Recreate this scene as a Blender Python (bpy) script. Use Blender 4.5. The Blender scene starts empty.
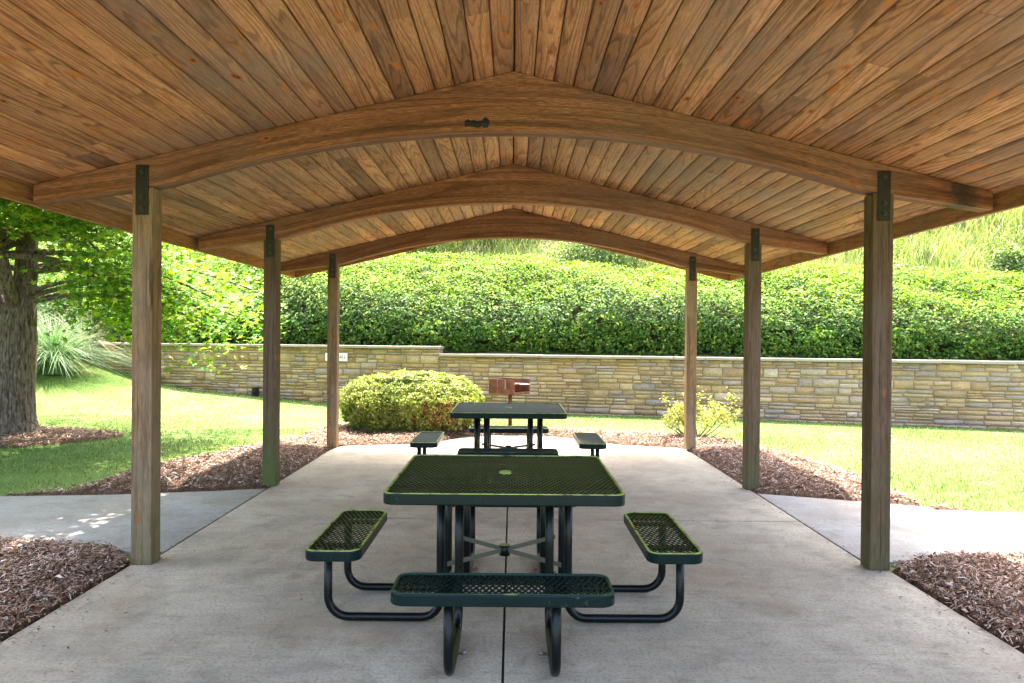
import bpy, bmesh, math, random
import numpy as np
from mathutils import Vector, Matrix
random.seed(7)
rng = np.random.default_rng(11)
R = math.radians
SC = bpy.context.scene
COL = SC.collection

# ------------------------------------------------------------------ camera, world, sun, exposure
F = 735.0
CAM_H = 1.525
cam_d = bpy.data.cameras.new('camera')
cam = bpy.data.objects.new('camera', cam_d); COL.objects.link(cam)
cam_d.sensor_width = 36.0; cam_d.lens = 36.0 * F / 1024.0
cam_d.clip_start = 0.05; cam_d.clip_end = 1200
cam.matrix_world = Matrix.Translation((0, 0, CAM_H)) @ Matrix.Rotation(R(90 - 0.31), 4, 'X') @ Matrix.Rotation(R(0.45), 4, 'Z')
SC.camera = cam

world = bpy.data.worlds.new('World'); SC.world = world; world.use_nodes = True
SUN_EL, SUN_ROT = 66.0, 0.0
wn = world.node_tree.nodes; wl = world.node_tree.links
bg = wn['Background']; sky = wn.new('ShaderNodeTexSky')
sky.sky_type = 'NISHITA'; sky.sun_disc = False
sky.sun_elevation = R(SUN_EL); sky.sun_rotation = R(SUN_ROT)
sky.air_density = 1.0; sky.dust_density = 5.0; sky.ozone_density = 1.0
wl.new(sky.outputs[0], bg.inputs[0]); bg.inputs[1].default_value = 0.15
sun_d = bpy.data.lights.new('sun', 'SUN'); sun = bpy.data.objects.new('sun', sun_d); COL.objects.link(sun)
sun_d.energy = 3.7; sun_d.angle = R(0.53); sun_d.color = (1.0, 0.95, 0.87)
sun.rotation_euler = (-R(90 - SUN_EL), 0, R(-SUN_ROT)); sun.location = (0, 30, 60)

SC.view_settings.view_transform = 'Standard'; SC.view_settings.look = 'None'
SC.view_settings.exposure = 3.15; SC.view_settings.gamma = 1.0
SC.view_settings.use_curve_mapping = False
SC.render.engine = 'CYCLES'
cy = SC.cycles
cy.use_denoising = True
try: cy.denoiser = 'OPENIMAGEDENOISE'
except Exception: pass
cy.max_bounces = 7; cy.diffuse_bounces = 5; cy.glossy_bounces = 2; cy.transmission_bounces = 4; cy.transparent_max_bounces = 6
cy.sample_clamp_indirect = 8; cy.caustics_reflective = False; cy.caustics_refractive = False

# ------------------------------------------------------------------ layout helpers
CM = cam.matrix_world.copy()
def ray(px, py):
    return (CM.to_3x3() @ Vector(((px - 512) / F, (341.5 - py) / F, -1.0)))
def hit(px, py, z=0.0):
    r = ray(px, py); t = (z - CAM_H) / r.z
    return (r.x * t, r.y * t)
def at(px, py, y):
    r = ray(px, py); t = y / r.y
    return Vector((r.x * t, y, CAM_H + r.z * t))

# ------------------------------------------------------------------ object helpers
def link(o, parent=None):
    COL.objects.link(o)
    if parent: o.parent = parent
    return o
def tag(o, label=None, cat=None, group=None, kind=None):
    if label: o['label'] = label
    if cat: o['category'] = cat
    if group: o['group'] = group
    if kind: o['kind'] = kind
    return o
def empty(name, loc=(0, 0, 0), rz=0.0):
    o = bpy.data.objects.new(name, None); o.location = loc; o.rotation_euler = (0, 0, rz)
    o.empty_display_size = 0.2
    return link(o)
def kids(o): return [c for c in bpy.data.objects if c.parent == o]
def copy_tree(o, parent=None):
    c = o.copy(); COL.objects.link(c)
    if parent is not None: c.parent = parent
    for ch in kids(o): copy_tree(ch, c)
    return c
def from_bm(name, bm, mat, parent=None, smooth=False, bevel=0.0):
    me = bpy.data.meshes.new(name); bm.to_mesh(me); bm.free()
    if isinstance(mat, (list, tuple)):
        for m in mat: me.materials.append(m)
    else: me.materials.append(mat)
    if smooth:
        me.polygons.foreach_set('use_smooth', [True] * len(me.polygons))
    o = link(bpy.data.objects.new(name, me), parent)
    if bevel > 0:
        b = o.modifiers.new('bevel', 'BEVEL'); b.width = bevel; b.segments = 2; b.limit_method = 'ANGLE'
    return o
def np_mesh(name, V, F_, mat, parent=None, smooth=False):
    """V (n,3), F_ (m,k) constant k"""
    V = np.asarray(V, dtype=np.float32); F_ = np.asarray(F_, dtype=np.int32)
    m, k = F_.shape
    me = bpy.data.meshes.new(name)
    me.vertices.add(len(V)); me.vertices.foreach_set('co', V.ravel())
    me.loops.add(m * k); me.loops.foreach_set('vertex_index', F_.ravel())
    me.polygons.add(m); me.polygons.foreach_set('loop_start', np.arange(0, m * k, k, dtype=np.int32))
    me.polygons.foreach_set('loop_total', np.full(m, k, dtype=np.int32))
    if smooth: me.polygons.foreach_set('use_smooth', np.ones(m, dtype=bool))
    me.materials.append(mat)
    me.update(calc_edges=True); me.validate()
    return link(bpy.data.objects.new(name, me), parent)
def add_box(bm, c, s, rot=None):
    M = Matrix.Translation(c)
    if rot is not None: M = M @ rot
    M = M @ Matrix.Diagonal((s[0], s[1], s[2], 1))
    return bmesh.ops.create_cube(bm, size=1.0, matrix=M)
def add_tube(bm, pts, r, n=10, caps=True):
    pts = [Vector(p) for p in pts]
    rr = r if isinstance(r, (list, tuple)) else [r] * len(pts)
    rings = []; up = None
    for i, p in enumerate(pts):
        if i == 0: t = pts[1] - p
        elif i == len(pts) - 1: t = p - pts[i - 1]
        else: t = (pts[i + 1] - p).normalized() + (p - pts[i - 1]).normalized()
        t.normalize()
        if up is None:
            up = Vector((0, 0, 1)) if abs(t.z) < 0.9 else Vector((1, 0, 0))
        a = t.cross(up).normalized(); up = a.cross(t).normalized()
        ring = [bm.verts.new(p + (a * math.cos(2 * math.pi * k / n) + up * math.sin(2 * math.pi * k / n)) * rr[i]) for k in range(n)]
        rings.append(ring)
    for i in range(len(rings) - 1):
        for k in range(n):
            f = bm.faces.new((rings[i][k], rings[i][(k + 1) % n], rings[i + 1][(k + 1) % n], rings[i + 1][k])); f.smooth = True
    if caps:
        bm.faces.new(list(reversed(rings[0]))); bm.faces.new(rings[-1])
def smooth01(x, a, b):
    t = np.clip((np.asarray(x, float) - a) / (b - a), 0, 1); return t * t * (3 - 2 * t)
def vnoise(x, y, s=1.0, seed=0):
    """cheap smooth value noise in numpy"""
    x = np.asarray(x, float) / s; y = np.asarray(y, float) / s
    xi = np.floor(x); yi = np.floor(y); fx = x - xi; fy = y - yi
    fx = fx * fx * (3 - 2 * fx); fy = fy * fy * (3 - 2 * fy)
    def h(a, b):
        v = np.sin(a * 127.1 + b * 311.7 + seed * 74.7) * 43758.5453; return v - np.floor(v)
    return (h(xi, yi) * (1 - fx) + h(xi + 1, yi) * fx) * (1 - fy) + (h(xi, yi + 1) * (1 - fx) + h(xi + 1, yi + 1) * fx) * fy
def in_poly(x, y, poly):
    x = np.asarray(x); y = np.asarray(y); r = np.zeros(x.shape, bool); n = len(poly)
    for i in range(n):
        x0, y0 = poly[i]; x1, y1 = poly[(i + 1) % n]
        if y0 == y1: continue
        c = ((y0 > y) != (y1 > y)) & (x < (x1 - x0) * (y - y0) / (y1 - y0) + x0)
        r ^= c
    return r
def dist_poly(x, y, poly):
    d = np.full(np.asarray(x).shape, 1e9); n = len(poly)
    for i in range(n):
        x0, y0 = poly[i]; x1, y1 = poly[(i + 1) % n]
        dx, dy = x1 - x0, y1 - y0; L = dx * dx + dy * dy + 1e-12
        t = np.clip(((x - x0) * dx + (y - y0) * dy) / L, 0, 1)
        d = np.minimum(d, np.hypot(x - x0 - t * dx, y - y0 - t * dy))
    return d

# ------------------------------------------------------------------ materials
class NT:
    def __init__(s, name):
        s.m = bpy.data.materials.new(name); s.m.use_nodes = True
        s.t = s.m.node_tree; s.n = s.t.nodes; s.l = s.t.links
        s.bsdf = s.n['Principled BSDF']; s.out = s.n['Material Output']
    def node(s, ty, **kw):
        n = s.n.new(ty)
        for k, v in kw.items(): setattr(n, k, v)
        return n
    def put(s, src, dst):
        if hasattr(src, 'is_output') or hasattr(src, 'links'): s.l.new(src, dst)
        else: dst.default_value = src
    def math(s, op, a, b=0.0, c=None):
        n = s.node('ShaderNodeMath', operation=op); s.put(a, n.inputs[0]); s.put(b, n.inputs[1])
        if c is not None: s.put(c, n.inputs[2])
        return n.outputs[0]
    def vmath(s, op, a, b):
        n = s.node('ShaderNodeVectorMath', operation=op); s.put(a, n.inputs[0]); s.put(b, n.inputs[1]); return n.outputs[0]
    def noise(s, vec, scale, detail=3, rough=0.55, dist=0.0):
        n = s.node('ShaderNodeTexNoise'); s.l.new(vec, n.inputs['Vector'])
        n.inputs['Scale'].default_value = scale; n.inputs['Detail'].default_value = detail
        n.inputs['Roughness'].default_value = rough; n.inputs['Distortion'].default_value = dist
        return n.outputs['Fac']
    def ramp(s, fac, stops):
        n = s.node('ShaderNodeValToRGB'); s.l.new(fac, n.inputs[0]); e = n.color_ramp.elements
        while len(e) < len(stops): e.new(0.5)
        for i, (p, c) in enumerate(stops):
            e[i].position = p; e[i].color = (c if isinstance(c, tuple) else (c, c, c)) + (1,)
        return n.outputs[0]
    def mix(s, fac, a, b, mode='MIX'):
        n = s.node('ShaderNodeMix', data_type='RGBA', blend_type=mode)
        s.put(fac, n.inputs[0])
        for v, i in ((a, 6), (b, 7)):
            if isinstance(v, tuple): n.inputs[i].default_value = v + (1,) if len(v) == 3 else v
            else: s.l.new(v, n.inputs[i])
        return n.outputs[2]
    def obj(s): return s.node('ShaderNodeTexCoord').outputs['Object']
    def island(s): return s.node('ShaderNodeNewGeometry').outputs['Random Per Island']
    def sep(s, v):
        n = s.node('ShaderNodeSeparateXYZ'); s.l.new(v, n.inputs[0]); return n.outputs
    def comb(s, x, y, z):
        n = s.node('ShaderNodeCombineXYZ'); s.put(x, n.inputs[0]); s.put(y, n.inputs[1]); s.put(z, n.inputs[2]); return n.outputs[0]
    def bump(s, h, strength=0.3, dist=0.01):
        n = s.node('ShaderNodeBump'); s.l.new(h, n.inputs['Height']); n.inputs['Strength'].default_value = strength
        n.inputs['Distance'].default_value = dist; s.l.new(n.outputs[0], s.bsdf.inputs['Normal'])
    def base(s, c): s.put(c if not isinstance(c, tuple) else c + (1,), s.bsdf.inputs['Base Color'])
    def rough(s, v): s.put(v, s.bsdf.inputs['Roughness'])
    def spec(s, v): s.bsdf.inputs['Specular IOR Level'].default_value = v

def wood(name, axis, dark, mid, light, knots=0.5, ring=30.0, moss=False, island=True, stain=None, amber=0.0, gray=0.0, ustr=0.55, wobk=0.55, fibk=0.75, fu=9.0, lam=False, crack=False, sat=1.0):
    t = NT(name)
    if axis == 'uv':
        uv = t.node('ShaderNodeUVMap').outputs[0]; s3 = t.sep(uv); u, v, w = s3[0], s3[1], 0.0
    else:
        s3 = t.sep(t.obj()); ix = 'xyz'.index(axis); u = s3[ix]; v, w = [s3[i] for i in range(3) if i != ix]
    orr = t.node('ShaderNodeObjectInfo').outputs['Random']
    rnd = t.island() if island else orr
    off = t.math('ADD', t.math('MULTIPLY', rnd, 61.0), t.math('MULTIPLY', orr, 23.0))
    u2 = t.math('ADD', u, off); v2 = t.math('ADD', v, t.math('MULTIPLY', off, 0.37))
    # large contour field -> cathedral grain
    P = t.comb(t.math('MULTIPLY', u2, ustr), t.math('MULTIPLY', v2, 7.0), t.math('MULTIPLY', w, 7.0) if not isinstance(w, float) else 0.0)
    big = t.noise(P, 1.0, 1.5, 0.4, 0.3)
    wob = t.noise(t.comb(t.math('MULTIPLY', u2, 6.0), t.math('MULTIPLY', v2, 30.0), 0.0), 1.0, 3, 0.6)
    field = t.math('ADD', t.math('MULTIPLY', big, ring), t.math('MULTIPLY', wob, wobk))
    saw = t.math('FRACT', field)
    ringc = t.ramp(saw, [(0.0, 0.0), (0.5, 0.12), (0.78, 0.95), (0.9, 1.0), (1.0, 0.0)])
    fib = t.noise(t.comb(t.math('MULTIPLY', u2, fu), t.math('MULTIPLY', v2, 210.0), t.math('MULTIPLY', w, 210.0) if not isinstance(w, float) else 0.0), 1.0, 3, 0.7)
    tone = t.noise(t.comb(t.math('MULTIPLY', u2, 1.1), t.math('MULTIPLY', v2, 3.0), off), 1.0, 3, 0.6)
    c = t.ramp(tone, [(0.3, mid), (0.55, tuple((a + b) / 2 for a, b in zip(mid, light))), (0.72, light)])
    c = t.mix(t.math('MULTIPLY', ringc, 0.60), c, dark)
    c = t.mix(t.ramp(fib, [(0.40, fibk), (0.60, 0.0)]), c, dark)
    if lam:
        lv = t.math('FRACT', t.math('DIVIDE', t.math('ADD', v, 0.004), 0.0385))
        lid = t.math('FLOOR', t.math('DIVIDE', t.math('ADD', v, 0.004), 0.0385))
        ln = t.node('ShaderNodeTexWhiteNoise'); ln.noise_dimensions = '2D'; t.l.new(t.comb(lid, orr, 0.0), ln.inputs['Vector'])
        c = t.mix(1.0, c, t.ramp(ln.outputs['Value'], [(0.0, (0.72, 0.70, 0.68)), (1.0, (1.22, 1.18, 1.12))]), 'MULTIPLY')
        c = t.mix(t.ramp(lv, [(0.0, 0.75), (0.07, 0.0)]), c, (0.05, 0.022, 0.013))
        ck = t.noise(t.comb(t.math('MULTIPLY', u2, 1.6), t.math('MULTIPLY', v2, 75.0), 5.0), 1.0, 2, 0.5)
        c = t.mix(t.ramp(ck, [(0.70, 0.0), (0.73, 0.7)]), c, (0.04, 0.02, 0.012))
    if crack:
        ck = t.noise(t.comb(t.math('MULTIPLY', u2, 1.1), t.math('MULTIPLY', v2, 55.0), t.math('MULTIPLY', w, 55.0)), 1.0, 2, 0.5)
        c = t.mix(t.ramp(ck, [(0.66, 0.0), (0.69, 0.85)]), c, (0.03, 0.018, 0.01))
        gy = t.noise(t.comb(t.math('MULTIPLY', u2, 1.5), t.math('MULTIPLY', v2, 9.0), t.math('MULTIPLY', w, 9.0)), 1.0, 4, 0.6)
        c = t.mix(t.ramp(gy, [(0.45, 0.0), (0.65, 0.55)]), c, (0.20, 0.175, 0.15))
    # board to board tint
    tint = t.ramp(rnd, [(0.0, (0.55, 0.51, 0.50)), (0.2, (0.82, 0.80, 0.80)), (0.5, (1.0, 0.92, 0.82)), (0.8, (1.12, 1.06, 1.0)), (1.0, (1.42, 1.32, 1.16))])
    c = t.mix(1.0, c, tint, 'MULTIPLY')
    if gray > 0:
        g = t.noise(t.obj(), 0.9, 4, 0.6)
        c = t.mix(t.ramp(g, [(0.45, 0.0), (0.7, gray)]), c, (0.20, 0.165, 0.15))
    if amber > 0:
        a = t.noise(t.comb(t.math('MULTIPLY', u2, 3.0), t.math('MULTIPLY', v2, 14.0), 2.0), 1.0, 3, 0.6)
        c = t.mix(t.ramp(a, [(0.62, 0.0), (0.68, amber)]), c, (0.40, 0.15, 0.03))
    if knots > 0:
        vo = t.node('ShaderNodeTexVoronoi'); vo.feature = 'F1'
        wz = t.math('MULTIPLY', w, 7.0) if not isinstance(w, float) else 0.0
        t.l.new(t.comb(t.math('MULTIPLY', u2, 2.6), t.math('MULTIPLY', v2, 6.0), 0.0), vo.inputs['Vector']); vo.inputs['Scale'].default_value = 1.0
        gate = t.math('GREATER_THAN', t.sep(vo.outputs['Color'])[0], 1 - knots)
        kd = t.math('ADD', vo.outputs['Distance'], t.math('MULTIPLY', t.math('SUBTRACT', wob, 0.5), 0.06))
        c = t.mix(t.math('MULTIPLY', t.ramp(kd, [(0.07, 1.0), (0.14, 0.0)]), gate), c, (0.30, 0.10, 0.03))
        c = t.mix(t.math('MULTIPLY', t.ramp(kd, [(0.03, 1.0), (0.06, 0.0)]), gate), c, (0.06, 0.025, 0.012))
    if moss:
        ob = t.sep(t.obj()); n = t.noise(t.obj(), 9, 4, 0.6)
        h = t.math('ADD', ob[2], t.math('MULTIPLY', t.math('SUBTRACT', n, 0.5), -0.5))
        c = t.mix(t.math('MULTIPLY', t.ramp(h, [(0.12, 1.0), (0.45, 0.4), (0.95, 0.0)]), t.sep(t.node('ShaderNodeObjectInfo').outputs['Color'])[0]), c, (0.075, 0.105, 0.020))
        c = t.mix(t.math('MULTIPLY', t.ramp(n, [(0.5, 0.0), (0.66, 0.45)]), 0.8), c, (0.10, 0.095, 0.06))
    if stain is not None:
        ob = t.sep(t.obj()); n = t.noise(t.obj(), 7, 4, 0.6)
        dx = t.math('ABSOLUTE', t.math('SUBTRACT', ob[0], stain))
        c = t.mix(t.ramp(t.math('ADD', dx, t.math('MULTIPLY', n, 0.35)), [(0.2, 0.85), (0.32, 0.0)]), c, (0.022, 0.018, 0.014))
    t.base(c); t.rough(0.72); t.spec(0.25)
    t.bump(t.math('SUBTRACT', t.math('MULTIPLY', fib, 0.7), t.math('MULTIPLY', ringc, 0.5)), 0.35, 0.003)
    return t.m

M = {}
M['board'] = wood('ceiling_board', 'y', (0.085, 0.036, 0.019), (0.39, 0.208, 0.108), (0.60, 0.36, 0.195), knots=0.5, ring=15, amber=0.95, gray=0.6, ustr=0.42, wobk=0.55, fibk=0.45, fu=12)
M['rafter'] = wood('laminated_rafter', 'uv', (0.07, 0.028, 0.017), (0.235, 0.113, 0.066), (0.33, 0.170, 0.105), lam=True, fu=14, knots=0.30, ring=7, island=False, gray=0.3, ustr=0.35, wobk=0.4)
M['rafter_stained'] = wood('laminated_rafter_stained', 'uv', (0.07, 0.028, 0.017), (0.235, 0.113, 0.066), (0.33, 0.170, 0.105), lam=True, fu=14, knots=0.30, ring=7, island=False, stain=2.97, gray=0.3, ustr=0.35, wobk=0.4)
M['fascia'] = wood('fascia_board', 'y', (0.14, 0.065, 0.025), (0.36, 0.18, 0.08), (0.47, 0.25, 0.12), knots=0.3, ring=12, island=False, gray=0.3, ustr=0.4)
M['fly'] = wood('barge_board', 'x', (0.14, 0.065, 0.025), (0.36, 0.18, 0.08), (0.47, 0.25, 0.12), knots=0.2, ring=12, island=False)
M['post'] = wood('weathered_post', 'z', (0.075, 0.045, 0.022), (0.225, 0.145, 0.087), (0.31, 0.208, 0.128), knots=0.35, ring=11, moss=True, island=False, ustr=0.22, wobk=0.6, fibk=0.7, fu=9, crack=True)

def simple(name, col, rough=0.6, metal=0.0, nscale=8.0, namt=0.25, bump=0.0, spec=0.5, coat=0.0, wear=0.0):
    t = NT(name); n = t.noise(t.obj(), nscale, 4, 0.6)
    t.base(t.mix(n, tuple(c * (1 - namt) for c in col), tuple(min(1, c * (1 + namt)) for c in col)))
    if wear:
        w1 = t.noise(t.obj(), 55, 4, 0.75, 1.5); w2 = t.noise(t.obj(), 5, 2, 0.5)
        f_ = t.math('MULTIPLY', t.ramp(w1, [(0.60, 0.0), (0.68, 1.0)]), t.ramp(w2, [(0.45, 0.0), (0.6, wear)]))
        base_in = t.bsdf.inputs['Base Color'].links[0].from_socket
        t.base(t.mix(f_, base_in, (0.12, 0.15, 0.13)))
    t.rough(rough); t.bsdf.inputs['Metallic'].default_value = metal; t.spec(spec)
    if coat: t.bsdf.inputs['Coat Weight'].default_value = coat; t.bsdf.inputs['Coat Roughness'].default_value = 0.15
    if bump: t.bump(t.noise(t.obj(), nscale * 6, 4, 0.6), bump, 0.005)
    return t.m
M['black_steel'] = simple('black_steel_plate', (0.007, 0.006, 0.0055), 0.55, 0.0, 20, 0.4, 0.2)
M['bolt'] = simple('bolt_steel', (0.05, 0.045, 0.04), 0.35, 0.3)
M['shiny_bolt'] = simple('galvanised_bolt', (0.45, 0.46, 0.47), 0.4, 0.8)
M['green'] = simple('green_coated_steel', (0.002, 0.0125, 0.0115), 0.36, 0, 14, 0.35, 0.05, 0.16, wear=0.6)
M['green_mesh'] = simple('green_coated_mesh', (0.0018, 0.0115, 0.0105), 0.42, 0, 14, 0.4, 0.0, 0.24)
M['tube'] = simple('black_green_tube', (0.002, 0.0045, 0.0048), 0.3, 0, 10, 0.4, 0.04, 0.24, wear=0.35)
M['olive'] = simple('worn_olive_bar', (0.085, 0.085, 0.055), 0.5, 0, 14, 0.4)
def lime_mat():
    t = NT('lime_edge'); n = t.noise(t.obj(), 14, 4, 0.65)
    t.base(t.mix(t.ramp(n, [(0.34, 0.0), (0.50, 1.0)]), (0.008, 0.035, 0.018), (0.31, 0.40, 0.085))); t.rough(0.5); return t.m  # patchy dark green and yellow-green strip along the rims
M['lime'] = lime_mat()
def lime2():
    t = NT('faint_lime_edge'); n = t.noise(t.obj(), 11, 4, 0.65)
    t.base(t.mix(t.ramp(n, [(0.58, 0.0), (0.72, 0.6)]), (0.006, 0.032, 0.022), (0.22, 0.32, 0.06))); t.rough(0.45); return t.m
M['lime_faint'] = lime2()
M['shingle'] = simple('asphalt_shingles', (0.10, 0.085, 0.07), 0.9, 0, 30, 0.4, 0.3, 0.2)
def rust():
    t = NT('rusted_steel'); n = t.noise(t.obj(), 9, 5, 0.65)
    t.base(t.ramp(n, [(0.3, (0.04, 0.02, 0.014)), (0.5, (0.12, 0.042, 0.02)), (0.7, (0.22, 0.085, 0.04))])); t.rough(0.75); t.bump(n, 0.3, 0.004); return t.m
M['rust'] = rust()
M['rust_gray'] = simple('weathered_gray_steel', (0.24, 0.17, 0.15), 0.7, 0, 12, 0.4)

def concrete(name, c0, c1, stain_amt=0.5):
    t = NT(name); o = t.obj()
    big = t.noise(o, 0.55, 4, 0.6, 0.4); med = t.noise(o, 2.6, 5, 0.65, 0.3); fine = t.noise(o, 60, 3, 0.7); sp = t.noise(o, 170, 2, 0.6)
    c = t.mix(t.ramp(big, [(0.32, 0.0), (0.68, 1.0)]), c0, c1)
    c = t.mix(t.math('MULTIPLY', t.ramp(med, [(0.46, 0.0), (0.68, 0.5)]), stain_amt), c, (0.17, 0.15, 0.12))
    # broom streaks across the slab
    s3 = t.sep(o)
    br = t.noise(t.comb(t.math('MULTIPLY', s3[0], 1.8), t.math('MULTIPLY', s3[1], 26), 0.0), 1.0, 4, 0.7)
    c = t.mix(t.ramp(br, [(0.35, 0.20), (0.58, 0.0)]), c, (0.16, 0.14, 0.12))
    c = t.mix(t.ramp(fine, [(0.33, 0.6), (0.52, 0.0)]), c, (0.14, 0.12, 0.095))
    c = t.mix(t.ramp(sp, [(0.62, 0.0), (0.75, 0.3)]), c, (0.55, 0.52, 0.46))
    # warm leaf-tannin stains, dark mildew blotches
    warm = t.noise(t.vmath('ADD', o, (7.3, 2.1, 0)), 1.1, 4, 0.6, 0.5)
    c = t.mix(t.ramp(warm, [(0.52, 0.0), (0.70, 0.42)]), c, (0.31, 0.215, 0.135))
    vo = t.node('ShaderNodeTexVoronoi'); t.l.new(o, vo.inputs['Vector']); vo.inputs['Scale'].default_value = 2.3
    g = t.math('GREATER_THAN', t.sep(vo.outputs['Color'])[1], 0.72)
    d = t.math('ADD', vo.outputs['Distance'], t.math('MULTIPLY', fine, 0.03))
    c = t.mix(t.math('MULTIPLY', t.ramp(d, [(0.022, 0.8), (0.04, 0.0)]), g), c, (0.07, 0.06, 0.05))
    blot = t.noise(t.vmath('ADD', o, (3.1, 9.2, 0)), 6.5, 5, 0.75, 0.8)
    c = t.mix(t.ramp(blot, [(0.52, 0.0), (0.68, 0.42)]), c, (0.15, 0.122, 0.085))
    c = t.mix(t.ramp(blot, [(0.28, 0.35), (0.42, 0.0)]), c, (0.50, 0.44, 0.35))
    t.base(c); t.rough(0.86); t.spec(0.25)
    t.bump(t.math('ADD', t.math('MULTIPLY', fine, 0.6), t.math('ADD', t.math('MULTIPLY', sp, 0.4), t.math('MULTIPLY', br, 0.5))), 0.35, 0.004)
    return t.m
M['concrete'] = concrete('slab_concrete', (0.335, 0.28, 0.20), (0.54, 0.465, 0.35), 0.9)
M['concrete_path'] = concrete('path_concrete', (0.20, 0.19, 0.17), (0.35, 0.335, 0.31), 1.0)
M['dirt'] = simple('joint_dirt', (0.03, 0.026, 0.02), 0.95, 0, 20, 0.3)

def grass_ground():
    t = NT('lawn_ground'); o = t.obj(); n = t.noise(o, 0.45, 4, 0.6); f = t.noise(o, 30, 3, 0.7); b = t.noise(o, 1.7, 4, 0.6)
    c = t.mix(t.ramp(n, [(0.35, 0.0), (0.65, 1.0)]), (0.075, 0.135, 0.026), (0.15, 0.195, 0.06))
    c = t.mix(t.ramp(b, [(0.58, 0.0), (0.70, 0.7)]), c, (0.30, 0.24, 0.12))
    c = t.mix(t.ramp(f, [(0.35, 0.35), (0.6, 0.0)]), c, (0.04, 0.08, 0.014))
    t.base(c); t.rough(0.95); t.spec(0.1); t.bump(f, 0.6, 0.02); return t.m
M['lawn'] = grass_ground()
def hill_ground():
    t = NT('hillside_soil'); o = t.obj(); n = t.noise(o, 0.7, 4, 0.6)
    c = t.mix(n, (0.05, 0.075, 0.018), (0.16, 0.15, 0.06)); t.base(c); t.rough(0.95); t.spec(0.1); return t.m
M['hill'] = hill_ground()
def mulch_ground():
    t = NT('mulch_ground'); o = t.obj(); f = t.noise(o, 38, 4, 0.75, 1.0); n = t.noise(o, 3, 3, 0.6)
    c = t.ramp(f, [(0.3, (0.028, 0.016, 0.010)), (0.5, (0.13, 0.078, 0.052)), (0.7, (0.27, 0.18, 0.13))])
    c = t.mix(t.math('MULTIPLY', n, 0.5), c, (0.10, 0.05, 0.03))
    t.base(c); t.rough(0.95); t.spec(0.1); t.bump(f, 1.0, 0.03); return t.m
M['mulch'] = mulch_ground()
def chips():
    t = NT('bark_chips')
    c = t.ramp(t.island(), [(0.0, (0.055, 0.030, 0.018)), (0.3, (0.165, 0.092, 0.058)), (0.6, (0.28, 0.175, 0.12)), (0.86, (0.43, 0.30, 0.225)), (0.97, (0.50, 0.42, 0.36)), (1.0, (0.6, 0.55, 0.5))])
    t.base(c); t.rough(0.9); t.spec(0.15); return t.m
M['chips'] = chips()

def leaf(name, stops, trans=0.35, rough=0.45, spec=0.4, backlit=(1.0, 1.15, 0.35)):
    t = NT(name); r = t.island()
    c = t.ramp(r, stops)
    n = t.noise(t.obj(), 1.3, 3, 0.5)
    c = t.mix(1.0, c, t.ramp(n, [(0.3, (0.72, 0.78, 0.8)), (0.7, (1.2, 1.15, 1.0))]), 'MULTIPLY')
    t.base(c); t.rough(rough); t.spec(spec)
    tr = t.node('ShaderNodeBsdfTranslucent'); t.l.new(t.mix(1.0, c, backlit, 'MULTIPLY'), tr.inputs[0])
    mx = t.node('ShaderNodeMixShader'); mx.inputs[0].default_value = trans
    t.l.new(t.bsdf.outputs[0], mx.inputs[1]); t.l.new(tr.outputs[0], mx.inputs[2]); t.l.new(mx.outputs[0], t.out.inputs[0])
    return t.m
M['hedge_leaf'] = leaf('hedge_leaves', [(0.0, (0.022, 0.075, 0.018)), (0.4, (0.045, 0.115, 0.020)), (0.75, (0.085, 0.155, 0.022)), (1.0, (0.17, 0.22, 0.030))], 0.34, 0.6, 0.18, (1.3, 1.4, 0.35))
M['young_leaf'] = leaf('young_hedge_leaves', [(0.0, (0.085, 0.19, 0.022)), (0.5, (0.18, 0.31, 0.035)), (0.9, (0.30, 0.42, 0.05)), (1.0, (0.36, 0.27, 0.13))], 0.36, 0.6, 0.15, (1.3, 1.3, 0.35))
M['mound_leaf'] = leaf('mound_leaves', [(0.0, (0.09, 0.14, 0.02)), (0.5, (0.21, 0.265, 0.04)), (0.85, (0.34, 0.37, 0.08)), (1.0, (0.45, 0.36, 0.25))], 0.3, 0.6, 0.3, (1.3, 1.4, 0.5))
M['brown_leaf'] = leaf('withered_leaves', [(0.0, (0.14, 0.055, 0.03)), (0.6, (0.26, 0.12, 0.06)), (1.0, (0.30, 0.22, 0.10))], 0.2, 0.8, 0.1, (1.1, 1.0, 0.7))
M['maple_leaf'] = leaf('maple_leaves', [(0.0, (0.05, 0.16, 0.018)), (0.4, (0.11, 0.24, 0.022)), (0.7, (0.23, 0.35, 0.03)), (1.0, (0.38, 0.44, 0.05))], 0.45, 0.55, 0.2, (1.4, 1.5, 0.35))
M['wild_leaf'] = leaf('wild_shrub_leaves', [(0.0, (0.06, 0.12, 0.03)), (0.6, (0.15, 0.23, 0.06)), (1.0, (0.34, 0.36, 0.15))], 0.35, 0.6, 0.3)
M['shrub_leaf'] = leaf('yellow_shrub_leaves', [(0.0, (0.17, 0.22, 0.03)), (0.6, (0.30, 0.33, 0.045)), (1.0, (0.40, 0.28, 0.16))], 0.35, 0.5, 0.3, (1.2, 1.2, 0.5))
M['grass_blade'] = leaf('lawn_blades', [(0.0, (0.045, 0.115, 0.018)), (0.5, (0.11, 0.19, 0.045)), (0.85, (0.21, 0.27, 0.10)), (1.0, (0.40, 0.35, 0.20))], 0.35, 0.6, 0.2, (1.1, 1.2, 0.5))
M['tall_blade'] = leaf('tall_grass_blades', [(0.0, (0.10, 0.17, 0.03)), (0.5, (0.24, 0.30, 0.07)), (0.85, (0.42, 0.43, 0.17)), (1.0, (0.55, 0.50, 0.32))], 0.3, 0.5, 0.3, (1.1, 1.15, 0.6))
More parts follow.
